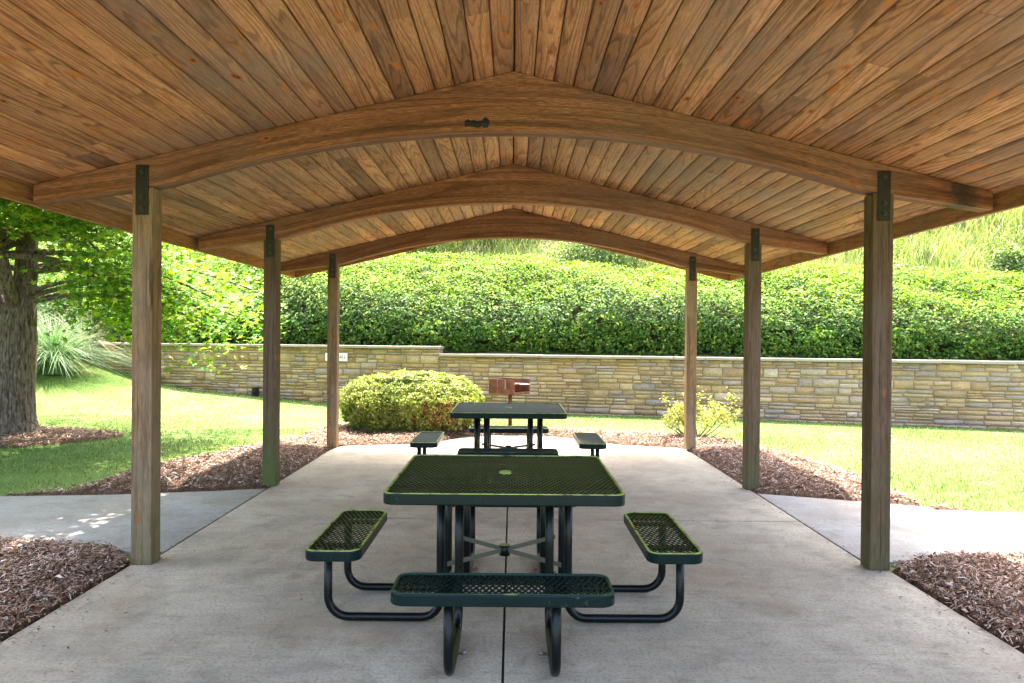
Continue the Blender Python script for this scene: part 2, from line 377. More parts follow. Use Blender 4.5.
M['pale_blade'] = leaf('ornamental_blades', [(0.0, (0.06, 0.15, 0.045)), (0.6, (0.15, 0.25, 0.10)), (1.0, (0.42, 0.47, 0.36))], 0.3, 0.35, 0.6, (1.0, 1.1, 0.7))
M['tan_blade'] = leaf('dry_blades', [(0.0, (0.22, 0.14, 0.09)), (1.0, (0.48, 0.38, 0.29))], 0.2, 0.7, 0.2, (1, 1, 0.9))
def bark():
    t = NT('tree_bark'); s = t.sep(t.obj())
    v = t.comb(t.math('MULTIPLY', s[0], 34), t.math('MULTIPLY', s[1], 34), t.math('MULTIPLY', s[2], 6))
    n = t.noise(v, 1.0, 5, 0.7, 0.8)
    t.base(t.ramp(n, [(0.38, (0.045, 0.032, 0.024)), (0.52, (0.18, 0.135, 0.105)), (0.68, (0.32, 0.26, 0.21))]))
    t.rough(0.9); t.spec(0.15); t.bump(n, 1.0, 0.05); return t.m
M['bark'] = bark()
M['twig'] = simple('twig_bark', (0.14, 0.10, 0.075), 0.9, 0, 12, 0.3, 0, 0.1)
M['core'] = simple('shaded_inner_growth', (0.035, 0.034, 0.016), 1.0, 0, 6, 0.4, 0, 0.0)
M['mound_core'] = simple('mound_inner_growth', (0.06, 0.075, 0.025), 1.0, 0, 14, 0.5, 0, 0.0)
def stone():
    t = NT('ashlar_stone'); o = t.obj(); r = t.island()
    c = t.ramp(r, [(0.0, (0.35, 0.225, 0.15)), (0.2, (0.50, 0.31, 0.17)), (0.4, (0.60, 0.385, 0.21)), (0.55, (0.46, 0.345, 0.30)), (0.7, (0.38, 0.29, 0.26)), (0.85, (0.64, 0.43, 0.25)), (1.0, (0.66, 0.50, 0.40))])
    off = t.vmath('ADD', o, t.comb(t.math('MULTIPLY', r, 30), 0.0, t.math('MULTIPLY', r, 17)))
    s = t.sep(off)
    n = t.noise(t.comb(t.math('MULTIPLY', s[0], 4), t.math('MULTIPLY', s[1], 4), t.math('MULTIPLY', s[2], 14)), 1.0, 5, 0.65)
    c = t.mix(t.ramp(n, [(0.46, 0.0), (0.64, 0.45)]), c, (0.50, 0.29, 0.12))
    c = t.mix(t.ramp(n, [(0.25, 0.6), (0.42, 0.0)]), c, (0.16, 0.15, 0.13))
    f = t.noise(o, 26, 4, 0.7); g = t.noise(o, 1.1, 4, 0.65)
    c = t.mix(t.ramp(f, [(0.3, 0.35), (0.5, 0.0)]), c, (0.22, 0.15, 0.09)); c = t.mix(t.ramp(g, [(0.5, 0.0), (0.7, 0.45)]), c, (0.17, 0.14, 0.10))
    t.base(c); t.rough(0.88); t.spec(0.2); t.bump(t.math('ADD', f, t.math('MULTIPLY', n, 1.8)), 1.0, 0.035); return t.m
M['stone'] = stone()
M['mortar'] = simple('dark_mortar', (0.30, 0.215, 0.14), 0.95, 0, 12, 0.4, 0.3, 0.1)
M['coping'] = simple('coping_stone', (0.34, 0.275, 0.22), 0.85, 0, 5, 0.18, 0.2, 0.2)
M['white_sign'] = simple('white_sign_board', (0.78, 0.78, 0.76), 0.5, 0, 4, 0.04)
M['red_ink'] = simple('sign_lettering', (0.22, 0.05, 0.16), 0.6, 0, 4, 0.1)
M['pebble'] = simple('pale_pebbles', (0.42, 0.40, 0.37), 0.8, 0, 9, 0.3, 0, 0.2)
M['drain'] = simple('dark_drain_box', (0.012, 0.012, 0.013), 0.6, 0, 9, 0.3, 0, 0.3)

# ------------------------------------------------------------------ terrain
def wy(x):  # front line of the retaining wall
    return 15.22 - 0.235 * np.asarray(x, float)
WALL_L, WALL_R = -9.75, 17.0
def front_z(x, y):
    s = wy(x) - y
    near = smooth01(y, 11.5, 17.3)
    z = -0.03 + 0.30 * smooth01(-np.asarray(x), 2.0, 8.2) * near + 0.95 * smooth01(-np.asarray(x), 7.0, 12.0) * smooth01(y, 11.0, 18.5)
    z = z - 0.05 * smooth01(x, 4, 10) * near + 0.03 * (vnoise(x, y, 2.3, 3) - 0.5) * smooth01(y, 8, 12)
    return z
def ground_z(x, y):
    x = np.asarray(x, float); y = np.asarray(y, float); s = y - wy(x)
    zf = front_z(x, y)
    hill = 1.12 + 0.30 * np.clip(s - 0.3, 0, 2.4) + 0.56 * np.clip(s - 2.7, 0, 26) + 0.12 * np.clip(s - 28.7, 0, 80)
    hill = hill - 0.045 * np.clip(x, -8, 12) * smooth01(s, 0.3, 3) + 0.5 * (vnoise(x, y, 4.0, 5) - 0.5) * smooth01(s, 2, 5)
    back = np.where(s > 0.2, 1.0, 0.0)
    return np.where(back > 0, np.maximum(hill, zf), zf)
def grid_mesh(name, xs, ss, zfun, mat, warp=True):
    X, S = np.meshgrid(xs, ss, indexing='ij'); Y = S + (wy(X) if warp else 0)
    Z = zfun(X, Y); n, m = X.shape
    V = np.stack([X, Y, Z], -1).reshape(-1, 3); idx = np.arange(n * m).reshape(n, m)
    Fa = np.stack([idx[:-1, :-1], idx[1:, :-1], idx[1:, 1:], idx[:-1, 1:]], -1).reshape(-1, 4)
    return np_mesh(name, V, Fa, mat, smooth=True)
xs = np.concatenate([np.array([-160, -90, -50, -30, -22]), np.arange(-18, 20, 0.25), np.array([24, 32, 50, 90, 160])])
front_s = np.concatenate([np.array([-220, -120, -60, -35, -24]), np.arange(-18, 0.01, 0.25), np.array([0.1])])
lawn = grid_mesh('lawn', xs, front_s, lambda X, Y: front_z(X, Y), M['lawn']); tag(lawn, kind='structure')
back_s = np.concatenate([np.array([0.12, 0.25, 0.5]), np.arange(0.75, 30, 0.5), np.array([34, 42, 55, 80, 130])])
def hz(X, Y):
    Z = ground_z(X, Y); S = Y - wy(X)
    # west of the wall's end the bank runs down into the lawn
    endb = smooth01(-X, -WALL_L - 0.1, -WALL_L + 0.3)
    return np.where(S < 0.2, Z * (1 - endb) + endb * front_z(X, Y) - 0.02 - (1 - endb) * 0.5, Z)
hill = grid_mesh('hillside', xs, back_s, hz, M['hill']); tag(hill, kind='structure')

# ------------------------------------------------------------------ paving
SX = 2.52
def panels(name, polys, mat, top=0.0, th=0.10, gap=0.006):
    bm = bmesh.new()
    for poly in polys:
        cx = sum(p[0] for p in poly) / len(poly); cyy = sum(p[1] for p in poly) / len(poly)
        q = []
        for i, (x, y) in enumerate(poly):     # inset each corner a little towards the middle
            q.append((x + math.copysign(gap, cx - x), y + math.copysign(gap * 1.8, cyy - y)))
        vs = [bm.verts.new((x, y, top)) for x, y in q]
        f = bm.faces.new(vs); f.normal_update()
        if f.normal.z < 0: f.normal_flip()
        r = bmesh.ops.extrude_face_region(bm, geom=[f])
        for v in [e for e in r['geom'] if isinstance(e, bmesh.types.BMVert)]: v.co.z -= th
    bmesh.ops.recalc_face_normals(bm, faces=bm.faces)
    return from_bm(name, bm, mat, bevel=0.006)
cxm = -0.03
rows = [(-4.0, 0.4), (0.4, 6.16), (6.16, 10.02)]
polys = []
for a, b in rows:
    if a < 1 and b > 5:   # widened beside the posts for the near part
        polys.append([(-SX, a), (cxm, a), (cxm, b), (-2.43, b), (-2.43, 4.98), (-2.52, 4.9)])
        polys.append([(cxm, a), (SX, a), (2.52, 4.9), (2.43, 4.98), (2.43, b), (cxm, b)])
    elif b < 1:
        polys.append([(-SX, a), (cxm, a), (cxm, b), (-SX, b)]); polys.append([(cxm, a), (SX, a), (SX, b), (cxm, b)])
    else:
        polys.append([(-2.43, a), (cxm, a), (cxm, b), (-2.43, b)]); polys.append([(cxm, a), (2.43, a), (2.43, b), (cxm, b)])
# rounded apron beyond the last posts
ap = [(-2.43, 10.02), (2.43, 10.02), (2.35, 10.25), (1.55, 10.5), (1.15, 10.95), (0.75, 11.3), (0.3, 11.45), (-0.3, 11.42), (-0.75, 11.2), (-1.0, 10.75), (-1.5, 10.4), (-2.3, 10.2)]
polys.append(ap)
slab = panels('concrete_slab', polys, M['concrete']); tag(slab, kind='structure')
pl_left = [(-2.44, 5.0), (-2.44, 7.36), (-3.0, 7.2), (-3.8, 7.02), (-4.9, 6.9), (-5.2, 6.9), (-4.15, 5.3), (-3.4, 5.3), (-2.75, 5.2)]
pl_left2 = [(-4.15, 5.3), (-5.2, 6.9), (-9, 6.9), (-16, 7.3), (-16, 5.6), (-9, 5.3)]
pl_right = [(2.44, 5.0), (2.75, 5.1), (3.4, 5.2), (4.9, 5.2), (4.9, 6.5), (4.2, 6.62), (3.4, 6.95), (2.44, 7.3)]
pl_right2 = [(4.9, 5.2), (9, 5.2), (16, 5.0), (16, 6.2), (9, 6.4), (4.9, 6.5)]
path = panels('concrete_path', [pl_left, pl_left2, pl_right, pl_right2], M['concrete_path'], top=-0.004); tag(path, kind='structure')
bm = bmesh.new()
for poly in ([(-2.6, -4.05), (2.6, -4.05), (2.5, 10.05), (-2.5, 10.05)], [(-9, 5.1), (9, 5.0), (9, 6.4), (-9, 6.9)]):
    pass
add_box(bm, (0, 3.0, -0.035), (4.8, 13.9, 0.03)); db = from_bm('joint_bed', bm, M['dirt']); tag(db, kind='structure')

# ------------------------------------------------------------------ mulch beds
def H(*pts): return [hit(*p) for p in pts]
bed_nl = [(-2.525, -2), (-2.525, 4.88), (-2.66, 5.05), (-2.8, 5.2), (-3.4, 5.32), (-4.2, 5.33), (-9, 5.33), (-9, -2)]
bed_nr = [(2.525, -2), (9, -2), (9, 5.18), (4.2, 5.18), (3.3, 5.2), (2.9, 5.12), (2.62, 4.95), (2.525, 4.88)]
bed_l = [(-2.435, 7.38), (-2.435, 10.15), (-1.55, 10.42), (-1.0, 10.78), (-0.78, 11.2), (-0.3, 11.43), (-0.3, 12.4), (-0.9, 12.9), (-1.8, 13.1), (-2.8, 12.6), (-3.3, 11.6)] + \
        H((318, 434), (285, 441), (250, 446), (215, 455), (170, 462), (130, 472), (98, 484), (66, 491)) + [(-4.9, 6.93), (-3.8, 7.05), (-3.0, 7.22)]
bed_r = [(-0.28, 11.44), (0.3, 11.47), (0.78, 11.32), (1.18, 10.97), (1.58, 10.52), (2.4, 10.25), (2.44, 7.32), (3.4, 6.97), (4.2, 6.65)] + \
        H((935, 510), (905, 496), (862, 477), (815, 462), (765, 450), (735, 442), (700, 438), (640, 434), (560, 431)) + [(-0.28, 12.35)]
tc = (-7.75, 11.0)
bed_t = [(tc[0] + 1.75 * math.cos(a) * (1 + 0.12 * math.sin(3 * a)), tc[1] - 0.15 + 1.15 * math.sin(a) * (1 + 0.1 * math.cos(2 * a))) for a in np.linspace(0, 2 * math.pi, 28, endpoint=False)]
BEDS = [bed_nl, bed_nr, bed_l, bed_r, bed_t]
SLABS = [[(-2.53, -4), (2.53, -4), (2.53, 4.9), (2.43, 10.1), (-2.43, 10.1), (-2.53, 4.9)], ap, pl_left, pl_left2, pl_right, pl_right2]
def bed_h(x, y, poly, hgt=0.055):
    d = dist_poly(x, y, poly); ins = in_poly(x, y, poly)
    z = hgt * smooth01(d, 0.0, 0.28) + 0.03 * (vnoise(x, y, 0.35, 1) - 0.5) * smooth01(d, 0, 0.2) + 0.035 * (vnoise(x, y, 1.1, 2) - 0.4) * smooth01(d, 0.05, 0.4)
    return np.where(ins, z + 0.008, -0.05)
for bi, (poly, hh) in enumerate(zip(BEDS, (0.06, 0.07, 0.05, 0.045, 0.05))):
    x0, x1 = min(p[0] for p in poly), max(p[0] for p in poly); y0, y1 = min(p[1] for p in poly), max(p[1] for p in poly)
    st = 0.05
    X, Y = np.meshgrid(np.arange(x0 - st * 1.3, x1 + 2 * st, st), np.arange(y0 - st * 1.3, y1 + 2 * st, st), indexing='ij')
    base = np.maximum(front_z(X, Y), -0.02) if bi == 4 else 0.0
    ins = in_poly(X, Y, poly); near = ins.copy()
    Z = bed_h(X, Y, poly, hh) + (front_z(X, Y) + 0.02 if bi == 4 else 0)
    n, m = X.shape; idx = np.arange(n * m).reshape(n, m)
    Fa = np.stack([idx[:-1, :-1], idx[1:, :-1], idx[1:, 1:], idx[:-1, 1:]], -1)
    keep = ins[:-1, :-1] | ins[1:, :-1] | ins[1:, 1:] | ins[:-1, 1:]
    Fa = Fa[keep]; V = np.stack([X, Y, Z], -1).reshape(-1, 3)
    used, inv = np.unique(Fa, return_inverse=True)
    mo = np_mesh('mulch_bed', V[used], inv.reshape(Fa.shape), M['mulch'], smooth=True); tag(mo, kind='structure')

# shredded bark: thin bent chips lying over the beds (nobody could count them)
def chip_field(n, poly, xr, yr, hh, size=(0.018, 0.075), bi=0):
    x = rng.uniform(*xr, n); y = rng.uniform(*yr, n)
    d = dist_poly(x, y, poly); ins = in_poly(x, y, poly) & ((d > 0.012) )
    x, y = x[ins], y[ins]; n = len(x)
    z = bed_h(x, y, poly, hh) + rng.uniform(0.0, 0.022, n) + (front_z(x, y) + 0.02 if bi == 4 else 0)
    jit = (rng.random(n) < 0.3)[:, None] * rng.normal(0, 0.05, (n, 2)); x = x + jit[:, 0]; y = y + jit[:, 1]
    L = rng.uniform(size[0], size[1], n) * rng.uniform(0.5, 1.1, n); W = rng.uniform(0.003, 0.009, n) * (1 + (rng.random(n) > 0.92) * 1.6)
    a = rng.uniform(0, 2 * math.pi, n); p = rng.normal(0, 0.33, n)
    dx, dy, dz = np.cos(a) * np.cos(p), np.sin(a) * np.cos(p), np.sin(p)
    D = np.stack([dx, dy, dz], -1) * L[:, None] / 2; tilt = rng.normal(0, 0.5, n)
    S = np.stack([-np.sin(a) * np.cos(tilt), np.cos(a) * np.cos(tilt), np.sin(tilt)], -1) * W[:, None] / 2
    C = np.stack([x, y, z + 0.004], -1); up = np.stack([rng.normal(0, .15, n) * L, rng.normal(0, .15, n) * L, rng.uniform(0.0, 0.28, n) * L], -1)
    V = np.stack([C - D - S, C - D * 0.95 + S, C + S + up, C + D * 0.9 + S * 0.6, C + D - S * 0.6, C - S + up], 1).reshape(-1, 3)
    b = np.arange(n)[:, None] * 6
    Fa = np.concatenate([b + np.array([[0, 1, 2, 5]]), b + np.array([[5, 2, 3, 4]])], 0)
    V[:, 2] = np.maximum(V[:, 2], 0.002)
    return V, Fa
specs = [(60000, bed_nl, (-4.6, -2.5), (2.4, 5.35), 0.06, 0), (60000, bed_nr, (2.5, 4.9), (2.4, 5.2), 0.07, 1),
         (70000, bed_l, (-5.6, -0.2), (6.9, 13.2), 0.05, 2), (60000, bed_r, (-0.3, 5.2), (6.4, 12.6), 0.045, 3), (14000, bed_t, (-9.8, -5.8), (9.4, 12.6), 0.05, 4)]
Vs, Fs, o_ = [], [], 0
for n, poly, xr, yr, hh, bi in specs:
    V, Fa = chip_field(n, poly, xr, yr, hh, (0.018, 0.07) if bi < 2 else (0.025, 0.09), bi); Vs.append(V); Fs.append(Fa + o_); o_ += len(V)
# strays on the paving and grass beside the beds
V = []
cf = np_mesh('bark_mulch', np.concatenate(Vs), np.concatenate(Fs), M['chips']); tag(cf, 'shredded brown bark mulch over the beds beside the slab', 'mulch', kind='stuff')

def blob_bm(bm, c, s, seed, sub=2, rough=0.25):
    r_ = random.Random(seed); ph = [r_.uniform(0, 6.3) for _ in range(6)]
    res = bmesh.ops.create_icosphere(bm, subdivisions=sub, radius=1.0)
    for v in res['verts']:
        k = 1 + rough * (math.sin(v.co.x * 2.3 + ph[0]) * math.sin(v.co.y * 2.9 + ph[1]) + 0.5 * math.sin(v.co.z * 4.1 + ph[2]) * math.sin(v.co.x * 5 + ph[3]))
        v.co = Vector((v.co.x * s[0] * k, v.co.y * s[1] * k, v.co.z * s[2] * k)) + Vector(c)
# pale pebbles scattered in the left bed
bm = bmesh.new()
for i in range(110):
    px, py = random.uniform(90, 330), random.uniform(440, 492); x, y = hit(px, py)
    if not in_poly(np.array([x]), np.array([y]), bed_l)[0] or dist_poly(np.array([x]), np.array([y]), bed_l)[0] < 0.06: continue
    k = random.uniform(0.008, 0.03) * (1.4 if random.random() < .15 else .8)
    blob_bm(bm, (x, y, float(bed_h(np.array([x]), np.array([y]), bed_l, 0.05)[0]) + 0.02), (k, k * .8, k * .45), i, 1)
pb = from_bm('pebbles', bm, M['pebble'], smooth=True); tag(pb, 'small pale stones strewn over the bark bed left of the slab', 'pebbles', kind='stuff')

# ------------------------------------------------------------------ lawn blades
def blades(name, x, y, z, h, w, mat, bend=0.35, segs=1, parent=None, dirs=None, zdrop=0.0):
    n = len(x); a = rng.uniform(0, 2 * math.pi, n) if dirs is None else dirs
    fw = a + rng.normal(math.pi / 2, 0.5, n)
    S = np.stack([np.cos(fw), np.sin(fw), np.zeros(n)], -1) * (w / 2)[:, None]
    Dd = np.stack([np.cos(a), np.sin(a), np.zeros(n)], -1)
    B = np.stack([x, y, z], -1); up = np.array([0, 0, 1.0])
    b = bend * rng.uniform(0.3, 1.5, n)
    if segs == 1:
        T = B + up * h[:, None] + Dd * (b * h)[:, None]
        V = np.stack([B - S, B + S, T], 1).reshape(-1, 3); Fa = np.arange(n * 3).reshape(n, 3)
    else:
        rings = []
        for k in range(segs + 1):
            t = k / segs; zz = h * (t * (1.0) - b * t * t * (0.55 + zdrop)) ; out = h * b * t * t * 1.15
            wd = (1 - t) ** 0.6 if k < segs else 0.05
            P = B + up * zz[:, None] + Dd * out[:, None]
            rings += [P - S * wd, P + S * wd]
        V = np.stack(rings, 1).reshape(-1, 3); st = 2 * (segs + 1); bs = np.arange(n)[:, None] * st
        Fa = np.concatenate([bs + np.array([[2 * k, 2 * k + 1, 2 * k + 3, 2 * k + 2]]) for k in range(segs)], 0)
    return np_mesh(name, V, Fa, mat, parent)
n = 420000
x = rng.uniform(-13, 13.5, n); y = rng.uniform(6.2, 20, n)
ok = (np.abs(x) < y * 0.74 + 0.4) & (y < wy(x) - 0.02)
ok &= rng.random(n) < np.clip(9.5 / y, 0.35, 1) ** 1.2
for p in BEDS + SLABS: ok &= ~in_poly(x, y, p)
bare = (vnoise(x, y, 0.8, 9) * 0.6 + vnoise(x, y, 2.2, 10) * 0.4)
ok &= ~((bare > 0.66) & (x < -3) & (rng.random(n) < 0.7))
ok &= ~((np.abs(x + 9.6) < 1.1) & (np.abs(y - 15.9) < 2.0) & (rng.random(n) < 0.35))
x, y = x[ok], y[ok]; n = len(x)
gb = blades('lawn_grass', x, y, front_z(x, y) - 0.005, rng.uniform(0.02, 0.055, n) * (0.7 + 0.7 * vnoise(x, y, 1.4, 4)), rng.uniform(0.006, 0.013, n), M['grass_blade'], bend=0.8)
tag(gb, 'short sunlit green grass between the mulch and the wall', 'grass', kind='stuff')

# ------------------------------------------------------------------ retaining wall
wall = empty('retaining_wall', (0, float(wy(0)), 0)); wall_ang = math.atan(-0.235)
tag(wall, 'low tan stone block retaining wall with pale coping below the hedge', 'wall')
wall.rotation_euler = (0, 0, wall_ang)
k_ = 1 / math.cos(wall_ang)
u0, u1 = WALL_L * k_, WALL_R * k_
step_u = -1.55 * k_
def u_of_px(px):
    a = (px - 512) / F; y = 15.22 / (1 + 0.235 * a); return a * y * k_
step_u = u_of_px(439)
def top_z(u): return 1.33 if u < step_u else 1.175
Vq, Fq = [], []
def stone_block(ua, ub, za, zb, dp):
    g = 0.0035; ua += g; ub -= g; za += g; zb -= g
    if ub - ua < 0.03 or zb - za < 0.02: return
    c = min(0.012, (zb - za) * 0.2); i0 = len(Vq)
    j = lambda: random.uniform(-0.008, 0.008)
    for (uu, zz, yy) in ((ua, za, 0.03), (ub, za, 0.03), (ub, zb, 0.03), (ua, zb, 0.03)): Vq.append((uu, yy, zz))
    for (uu, zz) in ((ua + c, za + c), (ub - c, za + c), (ub - c, zb - c), (ua + c, zb - c)): Vq.append((uu + j(), -dp + j(), zz + j()))
    for q in ((4, 5, 6, 7), (0, 1, 5, 4), (1, 2, 6, 5), (2, 3, 7, 6), (3, 0, 4, 7)): Fq.append([i0 + a for a in q])
for (a, b, zt) in ((u0, step_u, 1.33 - 0.06), (step_u, u1, 1.175 - 0.06)):
    rr = random.Random(5 if a < -2 else 9); z = -0.3
    dp = lambda: rr.uniform(0.0, 0.02)
    while z < zt - 0.01:
        ch_ = rr.uniform(0.13, 0.20)
        if z + ch_ > zt - 0.12: ch_ = zt - z
        u = a
        while u < b - 0.01:
            L = rr.uniform(0.3, 0.85)
            if u + L > b - 0.25: L = b - u
            k = rr.random()
            cuts = [0, 1] if k < 0.16 else ([0, rr.uniform(.35, .65), 1] if k < 0.86 else [0, rr.uniform(.25, .4), rr.uniform(.6, .75), 1])
            for c0, c1_ in zip(cuts[:-1], cuts[1:]):
                m_ = 1 if (c1_ - c0 > .9 and L < .5) else (1 if rr.random() < .35 else 2)
                if L / m_ > 0.62: m_ += 1
                xs_ = [0] + sorted(min(0.85, max(0.15, (q + 1) / m_ + rr.uniform(-.14, .14))) for q in range(m_ - 1)) + [1]
                for a0, a1 in zip(xs_[:-1], xs_[1:]): stone_block(u + L * a0, u + L * a1, z + ch_ * c0, z + ch_ * c1_, dp())
            u += L
        z += ch_
np_mesh('stone_facing', Vq, Fq, M['stone'], wall)
bm = bmesh.new()
add_box(bm, ((u0 + step_u) / 2, 0.16, 0.5), (step_u - u0 - 0.01, 0.29, 1.53)); add_box(bm, ((u1 + step_u) / 2, 0.16, 0.42), (u1 - step_u - 0.01, 0.29, 1.38))
from_bm('wall_core', bm, M['mortar'], wall)
bm = bmesh.new()
for a, b, zt in ((u0 - 0.03, step_u + 0.02, 1.33), (step_u + 0.025, u1, 1.175)):
    u = a
    while u < b - 0.05:
        L = min(random.uniform(0.55, 0.8), b - u)
        add_box(bm, (u + L / 2, 0.12 + random.uniform(-.004, .004), zt - 0.03 + random.uniform(-.003, .003)), (L - 0.008, 0.40, 0.055)); u += L
from_bm('coping', bm, M['coping'], wall, bevel=0.008)

# sign on the wall
us = (u_of_px(326.5) + u_of_px(348.5)) / 2; sw = u_of_px(348.5) - u_of_px(326.5)
Mw = Matrix.Translation((0, float(wy(0)), 0)) @ Matrix.Rotation(wall_ang, 4, 'Z')
zs = at(340, 357.5, 15.75).z
sg = empty('wall_sign', Mw @ Vector((us, -0.045, zs)), wall_ang); tag(sg, 'small white lettered sign mounted on the stone wall behind a post', 'sign')
bm = bmesh.new(); add_box(bm, (0, 0, 0), (sw, 0.012, 0.175)); from_bm('sign_board', bm, M['white_sign'], sg, bevel=0.003)
cu = bpy.data.curves.new('lettering', 'FONT'); cu.body = 'WALL'; cu.size = 0.095; cu.extrude = 0.002; cu.align_x = 'RIGHT'; cu.align_y = 'CENTER'
to = bpy.data.objects.new('tmp', cu); COL.objects.link(to); bpy.context.view_layer.update()
dg = bpy.context.evaluated_depsgraph_get(); me = bpy.data.meshes.new_from_object(to.evaluated_get(dg)); bpy.data.objects.remove(to)
me.materials.append(M['red_ink']); lo = link(bpy.data.objects.new('lettering', me), sg); lo.rotation_euler = (R(90), 0, 0); lo.location = (sw / 2 - 0.03, -0.009, 0)

# dark drain outlet at the wall's foot
ud = u_of_px(258); zg = 0.17
dr = empty('drain_outlet', Mw @ Vector((ud, -0.09, 0.0)), wall_ang); tag(dr, 'small black drain outlet at the foot of the stone wall', 'drain')
bm = bmesh.new(); bx0 = float(front_z(dr.location.x, dr.location.y))
add_box(bm, (0, 0.0, bx0 + 0.08), (0.11, 0.11, 0.20)); add_box(bm, (0, 0.0, bx0 + 0.185), (0.14, 0.14, 0.02))
bm2 = bm; from_bm('drain_box', bm2, M['drain'], dr, bevel=0.006)
bm = bmesh.new(); add_tube(bm, [(0, -0.05, bx0 + 0.09), (0, -0.11, bx0 + 0.085)], 0.035, 12); from_bm('spout', bm, M['drain'], dr)

# ------------------------------------------------------------------ pavilion
pav = empty('picnic_pavilion', (0, 6.1, 0)); tag(pav, 'open timber picnic shelter with arched rafters over a concrete slab', 'pavilion')
PO = Vector((0, -6.1, 0))
def pchild(o): o.parent = pav; o.location = Vector(o.location) + PO; return o
POST = 0.135
frames_y = [2.29, 4.858, 7.424, 10.0]      # front faces
RT = 3.285; SL = 0.243; EX = 3.215; ROOF_Y0, ROOF_Y1 = 1.35, 10.92
def roof_under(x): return RT - SL * abs(x)
def raf_bot(x):
    x = abs(x)
    if x < 2.3: return 2.886 - 0.0695 * x * x
    return 2.518 - (x - 2.3) * 0.142
def rafter(name, mat):
    bm = bmesh.new(); uv = bm.loops.layers.uv.new('UVMap')
    N = 72; xsr = [-3.17 + 6.34 * i / N for i in range(N + 1)]; half = 0.065
    cols = []
    for xx in xsr:
        zt, zb = roof_under(xx) - 0.003, raf_bot(xx)
        cols.append([(bm.verts.new((xx, y, z))) for y, z in ((0, zb), (0, zt), (2 * half, zt), (2 * half, zb))])
    for i in range(N):
        for k in range(4):
            q = (cols[i][k], cols[i + 1][k], cols[i + 1][(k + 1) % 4], cols[i][(k + 1) % 4])
            f = bm.faces.new(q)
            for lp in f.loops:
                x, y, z = lp.vert.co
                v = (z - raf_bot(x)) if k in (0, 2) else (1.3 + y if k == 3 else 2.3 + y)
                lp[uv].uv = (x, v)
    for c in (cols[0], list(reversed(cols[-1]))):
        f = bm.faces.new(c)
        for lp in f.loops: lp[uv].uv = (lp.vert.co.z * 0.1, lp.vert.co.y + 3)
    bmesh.ops.recalc_face_normals(bm, faces=bm.faces)
    return from_bm(name, bm, mat, bevel=0.004)
raf0 = rafter('rafter', M['rafter'])
raf1 = rafter('rafter', M['rafter_stained'])
for i, fy in enumerate(frames_y):
    if i == 1: r_ = raf1
    elif i == 0: r_ = raf0
    else: r_ = raf0.copy(); COL.objects.link(r_)
    r_.location = (0, fy, 0); pchild(r_)
# post with its steel plate
def build_post():
    bm = bmesh.new(); zt = 2.5
    add_box(bm, (0, 0, zt / 2), (POST, POST, zt))
    p = from_bm('post', bm, M['post'], bevel=0.006)
    bm = bmesh.new(); add_box(bm, (0, -POST / 2 - 0.004, 2.48), (0.083, 0.008, 0.33)); bm.faces.ensure_lookup_table(); nf = len(bm.faces)
    for z in (2.60, 2.43, 2.36):
        add_tube(bm, [(0, -POST / 2 - 0.008, z), (0, -POST / 2 - 0.014, z)], 0.017, 12); add_tube(bm, [(0, -POST / 2 - 0.012, z), (0, -POST / 2 - 0.024, z)], 0.010, 6)
    bm.faces.ensure_lookup_table()
    for f in bm.faces[nf:]: f.material_index = 1
    from_bm('steel_bracket', bm, [M['black_steel'], M['bolt']], p)
    return p
P0 = build_post(); first = True
for fy in frames_y:
    for sx in (-1, 1):
        p = P0 if first else copy_tree(P0); first = False
        p.location = (sx * 2.4475, fy + POST / 2, 0)
        p.color = ({(-1, 7.424): 0.85, (-1, 4.858): 0.35, (1, 7.424): 0.35, (1, 4.858): 0.28}.get((sx, fy), 0.12), 0, 0, 1)
        pchild(p)
# the rafter sits flush: plate crosses both; ceilings
def ceiling(side):
    V, Fa = [], []
    cs = math.cos(math.atan(SL)); w = 0.1345; L = (EX - 0.0) / cs
    nb = int(math.ceil(L / w)); th = 0.022; ch = 0.009
    rr = random.Random(31 + side)
    du = Vector((side * cs, 0, -SL * cs)); nn = Vector((side * SL * cs, 0, cs))
    for i in range(nb):
        a, b = i * w + 0.0028, min((i + 1) * w, L) - 0.0028
        if b - a < 0.02: continue
        y = ROOF_Y0; seg = []
        while y < ROOF_Y1 - 0.05:
            ln = rr.choice([2.45, 3.65, 4.85]) * rr.uniform(0.6, 1.05)
            if ROOF_Y1 - y - ln < 0.7: ln = ROOF_Y1 - y
            seg.append((y, y + ln - 0.002)); y += ln
        for y0, y1 in seg:
            jz = rr.uniform(0, 0.0015); i0 = len(V)
            prof = [(a, th), (a, ch), (a + ch, jz), (b - ch, jz), (b, ch), (b, th)]
            for yy in (y0, y1):
                for (uu, hh) in prof:
                    p = Vector((0, 0, RT)) + du * uu + nn * hh; V.append((p.x, yy, p.z))
            for k in range(6):
                k2 = (k + 1) % 6; Fa.append((i0 + k, i0 + k2, i0 + 6 + k2, i0 + 6 + k))
    V = np.array(V); V[:, 1] -= 6.1
    o = np_mesh('ceiling_boards', V, Fa, M['board'], pav)
    return o
c1 = ceiling(-1); c2 = ceiling(1)
# fix normals of ceiling boards
for c in (c1, c2):
    bm = bmesh.new(); bm.from_mesh(c.data); bmesh.ops.recalc_face_normals(bm, faces=bm.faces); bm.to_mesh(c.data); bm.free()
